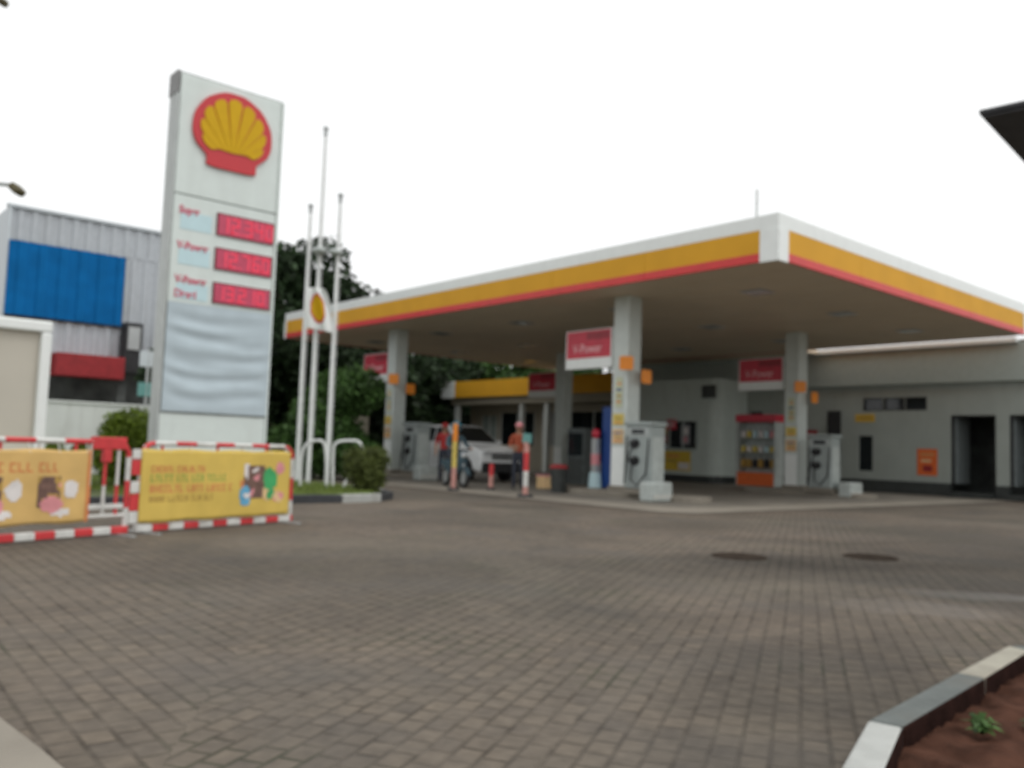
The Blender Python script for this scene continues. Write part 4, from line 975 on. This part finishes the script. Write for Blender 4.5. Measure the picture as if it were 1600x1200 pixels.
b = MB(); b.box(36.3, 36.6, 46.3, 46.6, 0, 2.559, WHITE); b.box(36.3, 36.6, 51.8, 52.1, 0, 2.559, WHITE); parts(b, 'post')

# ------------------------------------------------------------------ left side: warehouse, wall, board
WY = 32.0
t = thing('warehouse', (8, WY, 0), 'grey metal-clad warehouse with a blue sheet panel behind the pylon', 'building')
def corrugated(bb, x0, x1, y, z0, z1, m, pitch=.5, dep=.05):
    vs = []; fs = []; x = x0; k = 0; pts = []
    while x < x1 - 1e-6:
        for dx, dy in ((0, 0), (pitch * .38, 0), (pitch * .5, -dep), (pitch * .88, -dep)):
            if x + dx <= x1: pts.append((x + dx, y + dy))
        x += pitch
    pts.append((x1, y))
    for (a, c) in pts: vs += [(a, c, z0), (a, c, z1)]
    for i in range(len(pts) - 1): fs.append((2 * i, 2 * i + 2, 2 * i + 3, 2 * i + 1))
    bb.add(vs, fs, m)
b = MB(); b.box(5.75, 13.1, WY + .06, WY + 14, 3.9, 8.45, CLAD); part(b, 'core')
b = MB(); corrugated(b, 5.75, 13.1, WY, 7.40, 8.46, CLAD, .42); part(b, 'parapet_cladding')
b = MB(); corrugated(b, 9.42, 13.1, WY - .01, 3.9, 7.39, CLAD, .42); part(b, 'side_cladding')
b = MB(); corrugated(b, 7.0, 9.40, WY, 3.78, 4.9, CLAD, .42); part(b, 'lower_cladding')
b = MB(); corrugated(b, 5.72, 9.36, WY - .14, 4.92, 7.36, BLUE, .62, .06); b.box(5.72, 9.36, WY - .12, WY + .05, 4.86, 4.915, DARK); part(b, 'blue_panel')
b = MB(); b.box(5.68, 5.745, WY - .1, WY + 14, 3.9, 8.5, CLADL); part(b, 'end_wall')  # paler sheet puts the light on this side into the colour
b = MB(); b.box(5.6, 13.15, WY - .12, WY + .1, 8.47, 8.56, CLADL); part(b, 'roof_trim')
b = MB(); b.box(9.42, 10.0, WY - .5, WY - .02, 3.3, 5.05, DARK); b.box(9.5, 9.9, WY - .55, WY - .501, 4.1, 4.9, STEEL); part(b, 'duct_box')
b = MB(); b.box(7.2, 9.35, WY - .9, WY - .1, 3.0, 3.76, AWR); part(b, 'red_awning', bevel=.02)
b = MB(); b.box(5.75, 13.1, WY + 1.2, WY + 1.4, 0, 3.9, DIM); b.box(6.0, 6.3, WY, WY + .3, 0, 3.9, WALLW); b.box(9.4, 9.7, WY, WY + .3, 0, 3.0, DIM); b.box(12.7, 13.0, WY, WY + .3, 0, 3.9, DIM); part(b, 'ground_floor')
b = MB(); b.box(3.0, 9.2, 24.0, 24.2, 0, 1.86, WALLW); b.box(2.98, 9.22, 23.97, 24.23, 1.861, 1.93, WALLW); o = b.build('boundary_wall', bevel=.01); tag(o, 'low white boundary wall behind the round yellow-green bush', 'wall')
b = MB(); b.box(12.8, 14.6, 26.6, 26.8, 0, .42, WALLW); o = b.build('low_wall', bevel=.01); tag(o, 'knee-high pale wall beyond the flagpoles', 'wall')
b = MB(); b.box(15.2, 16.9, 27.4, 27.6, 0, 2.1, SHOPW); b.box(16.5, 16.9, 27.61, 30, 0, 2.1, SHOPW); o = b.build('garden_wall', bevel=.01); tag(o, 'cream wall between the shrub tree and the left canopy column', 'wall')
# cream board in a thick white frame
t = thing('framed_board', (2.9, 15.2, 0), 'large cream board in a thick white frame at the left edge', 'board')
bx0, bx1, by = 1.0, 3.42, 15.1
b = MB(); b.box(bx0, bx1, by, by + .35, 2.68, 2.86, WHITE2); b.box(bx0, bx1, by, by + .35, .3, .80, WHITE2); b.box(bx1 - .16, bx1, by, by + .35, .801, 2.679, WHITE2); b.box(bx0, bx0 + .16, by, by + .35, .801, 2.679, WHITE2); part(b, 'frame', bevel=.03)
b = MB(); b.box(bx0 + .161, bx1 - .161, by + .1, by + .25, .801, 2.679, BEIGE); part(b, 'panel')
b = MB(); b.box(bx0 + .3, bx0 + .45, by + .1, by + .25, .0, .299, STEEL); b.box(bx1 - .45, bx1 - .3, by + .1, by + .25, .0, .299, STEEL); parts(b, 'leg')
t = thing('street_sign', (7.35, 22.6, .1), 'small pale blue sign on a post just left of the pylon', 'sign')
b = MB(); b.tube([(0, 0, 0), (0, 0, 3.2)], .035, STEEL, 8); b.build('post', t); b = MB(); b.box(-.22, .22, -.03, -.001, 2.0, 2.35, TURQ); b.box(-.22, .22, -.03, -.001, 2.75, 3.15, CLADL); b.build_each('plate', t, bevel=.01)
# lamp with its post beyond the left edge
t = thing('flood_lamp', (2.2, 16.4, 0), 'brown floodlight head on a grey arm reaching in from the left edge', 'lamp')
b = MB(); b.tube([(2.2, 16.4, .1), (2.2, 16.4, 8.4)], [.08, .05], STEEL, 10); part(b, 'post', smooth=True)
b = MB(); b.tube([(2.2, 16.4, 5.16), (2.84, 16.08, 5.16)], .035, STEEL, 8); b.tube([(2.2, 16.4, 8.35), (2.5, 16.35, 8.3)], .035, STEEL, 8); parts(b, 'arm', smooth=True)
OLV = mat('brown_lamp_housing', (.10, .085, .04), .6)
b = MB(); b.obox((2.93, 16.02, 5.09), (.20, .26, .13), -.7, OLV, 0, .75); part(b, 'lamp_head', bevel=.04)
b = MB(); b.obox((2.53, 16.33, 8.30), (.2, .2, .12), -.7, OLV, 0, .5); part(b, 'lamp_head', bevel=.04)

# ------------------------------------------------------------------ roof corner at the right edge
t = thing('kiosk', (11.8, .2, 0), 'dark eaves corner of a small roof poking in at the right edge', 'building')
EAV = mat('dark_eaves', (.035, .035, .04), .6, var=.2)
R6 = Matrix.Translation((8.57, 3.15, 0)) @ Matrix.Rotation(math.radians(6), 4, 'Z')
b = MB(); b.prism([(0, 0), (5.5, 0), (5.5, -5.5), (0, -5.5)], 4.40, 4.43, EAV, 'z', R6); b.prism([(-.03, .03), (5.53, .03), (5.53, -5.53), (-.03, -5.53)], 4.431, 4.47, EAV, 'z', R6); part(b, 'roof')
b = MB(); b.prism([(2.2, -1.6), (5.0, -1.6), (5.0, -5.0), (2.2, -5.0)], 0, 4.399, WALLW, 'z', R6); part(b, 'wall')

# ------------------------------------------------------------------ barriers and banners
def barrier(p, q, label, bars):
    p = Vector((*p, 0)); q = Vector((*q, 0)); d = (q - p); Ln = d.length; rz = math.atan2(d.y, d.x)
    t = thing('crowd_barrier', p, label, 'barrier', 'red and white crowd barriers', rz)
    H, R_ = 1.02, .16
    # rounded frame striped red and white
    path = [(0.03, .10)]; path += [(.03, .3), (.03, .6), (.03, H - R_)]
    path += [(.03 + R_ - R_ * math.cos(a), H - R_ + R_ * math.sin(a)) for a in (PI / 8, PI / 4, 3 * PI / 8, PI / 2)]
    n = 7
    path += [(.19 + (Ln - .38) * k / n, H) for k in range(1, n + 1)]
    path += [(Ln - .03 - R_ + R_ * math.sin(a), H - R_ + R_ * math.cos(a)) for a in (PI / 8, PI / 4, 3 * PI / 8, PI / 2)]
    path += [(Ln - .03, .6), (Ln - .03, .3), (Ln - .03, .10)]
    b = MB(); stripes = []; groups = [(0, 1, BWHT), (1, 2, BRED), (2, 3, BWHT), (3, 7, BRED)] + [(7 + k, 8 + k, BWHT if k % 2 == 0 else BRED) for k in range(n)] + [(14, 18, BRED), (18, 19, BWHT), (19, 20, BRED), (20, 21, BWHT)]
    for a, c, m in groups:
        pts = [(x, 0, z) for x, z in path[a:c + 1]]
        if len(pts) > 1: b.tube(pts, .028, m, 10)
    b.build('frame', t, smooth=True)
    b = MB(); b.tube([(.03, 0, .22), (Ln - .03, 0, .22)], .02, BWHT, 8)
    for k, x in enumerate(bars): 
        b.tube([(x, 0, .22), (x, 0, .55)], .018, BRED if k % 2 else BWHT, 8); b.tube([(x, 0, .55), (x, 0, H)], .018, BWHT if k % 2 else BRED, 8)
    b.build('bars', t, smooth=True)
    b = MB(); x = 0; k = 0; seg = .215                                  # striped ground beam
    while x < Ln - .01:
        x2 = min(x + seg, Ln); b.box(x + .001, x2 - .001, -.035, .035, .02, .10, BRED if k % 2 else BWHT); x = x2; k += 1
    b.build('ground_beam', t, bevel=.012)
    b = MB()
    for x in (.12, Ln - .12): b.box(x - .03, x + .03, -.28, .28, .0, .019, STEEL)
    b.build_each('foot', t)
    return t, Ln
tL, LL = barrier((.75, 9.20), (3.17, 10.10), 'left-hand crowd barrier behind the amber banner, with bare bars at its right end', [.3, .7, 1.1, 1.5, 1.9, 2.08, 2.26, 2.42])
b = MB(); b.box(2.08, 2.50, -.03, .03, .94, 1.075, BRED); b.box(2.22, 2.32, -.03, .03, .80, .939, BRED); b.build('top_plate', tL, bevel=.01)
b = MB(); b.box(2.0, 2.5, -.02, .02, .30, .35, BWHT); b.build('cross_rail', tL)
tR, LR = barrier((3.27, 10.15), (5.56, 10.90), 'right-hand crowd barrier behind the yellow banner', [.3, .7, 1.1, 1.5, 1.9, 2.25])
b = MB()
for z, m in ((.12, BWHT), (.26, BRED), (.46, BWHT), (.66, BRED), (.82, BWHT)): b.box(-.11, .12, -.04, -.028, z, z + (.13 if m is BWHT else .19), m)
b.build('end_board', tR, bevel=.004)

def banner(p, q, z0, z1, m, label, seed, off=.045):
    p = Vector((*p, 0)); q = Vector((*q, 0)); d = q - p; Ln = d.length; rz = math.atan2(d.y, d.x)
    t = thing('banner', p, label, 'banner', None, rz); nu, nv = 60, 20; vs = []; fs = []
    def surf(x, z):
        u, v = x / Ln, (z - z0) / (z1 - z0)
        return -off - .014 * noise.noise(Vector((u * 7 + seed, v * 1.3, 0))) - .007 * noise.noise(Vector((u * 22, v * 3, seed))) - .01 * math.sin(u * PI)
    for j in range(nv + 1):
        for i in range(nu + 1):
            x = Ln * i / nu; v = j / nv; z = z0 + (z1 - z0) * v
            zz = z + (.008 * math.sin(x * 9 + seed) if j in (0, nv) else 0)
            vs.append((x, surf(x, z), zz))
    for j in range(nv):
        for i in range(nu): k = j * (nu + 1) + i; fs.append((k, k + 1, k + nu + 2, k + nu + 1))
    b = MB(); b.add(vs, fs, m); o = b.build('sheet', t, smooth=True); so = o.modifiers.new('s', 'SOLIDIFY'); so.thickness = .002; so.offset = 1
    def patch(bb, poly, mm, lift=.004):        # small flat print following the sheet
        vs = [(x, surf(x, z) - lift, z) for x, z in poly]; bb.add(vs, [tuple(range(len(poly)))], mm)
    b = MB()
    for k in range(8): x = .05 + (Ln - .1) * k / 7; b.tube([(x, surf(x, z1 - .02) - .004, z1 - .03), (x, -.01, 1.0)], .006, BWHT, 5)
    b.build_each('tie', t)
    return t, Ln, surf, patch
def textline(patch, bb, x0, x1, z, h, m, rnd):
    x = x0
    while x < x1:
        wl = rnd.randint(3, 7)
        for _ in range(wl):
            w = h * rnd.uniform(.45, .7)
            if x + w > x1: break
            k = rnd.randint(0, 3); s = h * .22
            if k == 0: patch(bb, [(x, z), (x + s, z), (x + s, z + h), (x, z + h)], m); patch(bb, [(x + s, z), (x + w, z), (x + w, z + s), (x + s, z + s)], m)
            elif k == 1: patch(bb, [(x, z), (x + s, z), (x + s, z + h), (x, z + h)], m); patch(bb, [(x + w - s, z), (x + w, z), (x + w, z + h), (x + w - s, z + h)], m); patch(bb, [(x + s, z + h * .4), (x + w - s, z + h * .4), (x + w - s, z + h * .6), (x + s, z + h * .6)], m)
            elif k == 2: patch(bb, [(x, z + h - s), (x + w, z + h - s), (x + w, z + h), (x, z + h)], m); patch(bb, [(x + w / 2 - s / 2, z), (x + w / 2 + s / 2, z), (x + w / 2 + s / 2, z + h - s), (x + w / 2 - s / 2, z + h - s)], m)
            else:
                patch(bb, [(x, z), (x + w, z), (x + w, z + s), (x, z + s)], m); patch(bb, [(x, z + h - s), (x + w, z + h - s), (x + w, z + h), (x, z + h)], m); patch(bb, [(x, z + s), (x + s, z + s), (x + s, z + h - s), (x, z + h - s)], m)
            x += w + h * .16
        x += h * .45
def ell(cx, cz, rx, rz, n=16): return [(cx + rx * math.cos(2 * PI * k / n), cz + rz * math.sin(2 * PI * k / n)) for k in range(n)]
rnd = random.Random(11)
tb, Lb, surf, patch = banner((3.27, 10.15), (5.46, 10.86), .12, .955, BYEL, 'yellow banner with orange and green lettering on the right-hand barrier', 2.3)
for z, h, x1, m in ((.69, .075, .95, TRED), (.58, .085, 1.28, TGRN), (.455, .09, 1.30, TRED), (.35, .07, 1.02, TBRN)):
    b = MB(); textline(patch, b, .13, x1, z, h, m, rnd); b.build('lettering', tb, fix=False)
def raster(x0, x1, z0, z1, fn, name, cell=.022, lift=.006):
    bb = MB(); nx, nz = int((x1 - x0) / cell), int((z1 - z0) / cell)
    for i in range(nx):
        for j in range(nz):
            xa, za = x0 + i * cell, z0 + j * cell; m_ = fn(xa + cell / 2, za + cell / 2)
            if m_: patch(bb, [(xa, za), (xa + cell, za), (xa + cell, za + cell), (xa, za + cell)], m_, lift)
    return bb.build(name, tb, fix=False)
def pic1(x, z):
    x += .08
    n_ = noise.noise(Vector((x * 9, z * 9, 2)))
    def e(cx, cz, rx, rz): return ((x - cx) / rx) ** 2 + ((z - cz) / rz) ** 2 + n_ * .35 < 1
    if e(1.60, .38, .09, .13): return PBLU if n_ < .25 else PWHT
    if e(2.19, .73, .07, .08): return PPNK
    if e(2.02, .60, .12, .15): return PGRN
    if e(2.00, .42, .11, .10): return PGRN if n_ > .05 else POST
    if e(2.17, .36, .11, .07): return PPNK if n_ > 0 else POST
    if 1.64 < x < 1.93 and .36 < z < .77: return PPNK if n_ > .32 else (PWHT if n_ < -.42 else PBRN)
    if 1.56 < x < 1.66 and .5 < z < .78: return PWHT if n_ > -.1 else PBRN
    if e(1.56, .54, .05, .06): return TRED
raster(1.38, 2.26, .24, .82, pic1, 'picture')
tb, Lb, surf, patch = banner((.5, 9.11), (2.68, 9.91), .18, .93, BORG, 'amber banner with product pictures on the left-hand barrier', 5.1)
def X(px): return 2.18 * 0 + (px)        # metres from the banner's left end
LL2 = Lb
for z, h, x0, x1, m in ((.70, .10, .25, Lb - .32, TRED),):
    b = MB(); textline(patch, b, x0, x1, z, h, m, rnd); b.build('lettering', tb, fix=False)
for c in (Lb - .47, Lb - 1.07, Lb - 1.67):
    def pic2(x, z):
        n_ = noise.noise(Vector((x * 10, z * 8, 7)))
        def e(cx, cz, rx, rz): return ((x - cx) / rx) ** 2 + ((z - cz) / rz) ** 2 + n_ * .4 < 1
        if e(c + .25, .52, .085, .10): return PWHT
        if e(c + .04, .37, .12, .08): return PPNK
        if e(c + .14, .29, .10, .04): return PWHT
        if abs(x - c) < .17 and .36 < z < .66: return (PBRN if n_ > -.15 else (PPNK if n_ < -.35 else TBRN)) if abs(x - c) < .12 else None
    raster(c - .2, c + .35, .24, .70, pic2, 'picture')
b = MB(); patch(b, [(Lb - .045, .18), (Lb - .005, .18), (Lb - .005, .93), (Lb - .045, .93)], TRED, .004); b.build('red_edge', tb, fix=False)

# ------------------------------------------------------------------ drain covers
for (x, y, lb) in ((8.24, 5.57, 'dark drain cover in the paving, the nearer to the middle of the picture'), (9.71, 4.81, 'dark drain cover in the paving toward the right edge')):
    t = thing('drain_cover', (x, y, 0), lb, 'drain cover', 'drain covers in the paving')
    b = MB(); b.tube([(0, 0, 0), (0, 0, .006)], .27, IRON, 28); b.build('lid', t)
    b = MB(); b.tube([(.29 * math.cos(k * PI / 16), .29 * math.sin(k * PI / 16), .001) for k in range(33)], .012, IRON, 6, False); b.build('rim', t)

# ------------------------------------------------------------------ vegetation
def bush(name, x, y, r, h, label, m, n, size, seed, base=.12, cat='bush', nb=12, sq=1.0):
    t = thing(name, (x, y, base), label, cat); rnd = random.Random(seed); blobs = []
    for i in range(nb):
        a = rnd.uniform(0, 2 * PI); q = r * .5 * rnd.random() ** .5; z = h * rnd.uniform(.25, .62)
        blobs.append((math.cos(a) * q, math.sin(a) * q, z, min(r * .58, h * .45) * rnd.uniform(.8, 1.08), .95))
    b = MB()
    for i in range(6): a = i * 1.05; b.tube([(0, 0, 0), (math.cos(a) * r * .25, math.sin(a) * r * .25, h * .3), (math.cos(a) * r * .5, math.sin(a) * r * .5, h * .6)], [.03, .02, .008], BARK, 6)
    b.build('stem', t); leaves('foliage', blobs, n, size, m, t, seed, .35); return t
bush('round_bush', 5.25, 17.0, .72, 1.78, 'yellow-green domed bush between the framed board and the pylon', LEAFY, 15000, .045, 21)
bush('clipped_bush', 9.32, 15.15, .52, 1.12, 'dark olive round bush on the island tip by the white kerb block', LEAFO, 14000, .035, 22, .10)
for i in range(4):
    bush('hedge_plant', 3.75 + i * .45, 17.8, .34, 1.16, ('first', 'second', 'third', 'fourth')[i] + ' plant from the left in the low green hedge row left of the round bush', LEAFY, 3500, .04, 40 + i, .12, 'hedge', 6)
tree(12.9, 23.4, 3.35, 1.75, 'rounded mid-green shrub tree behind the flagpoles', LEAFM, 31, 22000, .10, 18, None, 'shrub_tree', .12)
tree(9.6, 26.5, 5.6, 1.5, 'slim dark tree beside the corner of the grey warehouse', LEAFD, 52, 9000, .16, 12)
big = [(19.6, 38.6, 11.4, 4.6, 'tallest dark tree, directly right of the pylon'), (22.6, 37.6, 8.4, 3.6, 'dark tree behind the flagpoles, lower than its left neighbour'),
       (16.2, 41.0, 9.6, 4.2, 'dark tree mostly hidden behind the pylon'), (26.2, 41.5, 8.0, 4.2, 'dark tree seen under the canopy just right of the left column'), (31.5, 44, 7.8, 4.5, 'dark tree seen under the canopy above the white end of the shop fascia'),
       (38, 42, 8.0, 4.4, 'brighter green tree seen under the canopy over the yellow shop fascia'), (22.5, 47, 7.2, 5.2, 'low dark tree filling the background behind the shrub tree'), (13.2, 38.5, 6.3, 2.6, 'small dark tree between the warehouse and the pylon')]
for i, (x, y, h, r, lb) in enumerate(big):
    tree(x, y, h, r, lb, LEAFM if i == 5 else LEAFD, 60 + i, 15000, .24, 20, 'trees behind the station', low=.08)
# a far dark belt closes the view between the trunks
rnd = random.Random(9); blobs = [(8 + k * 4.0 + rnd.uniform(-1, 1), 62 - k * 1.2 + rnd.uniform(-2, 2), 3.6, 4.4 + rnd.random() * 1.2, .9) for k in range(18)]
o = leaves('tree_belt', blobs, 34000, .40, LEAFD, None, 99); tag(o, 'far dark belt of greenery closing the view behind the trees', 'greenery', None, 'stuff')
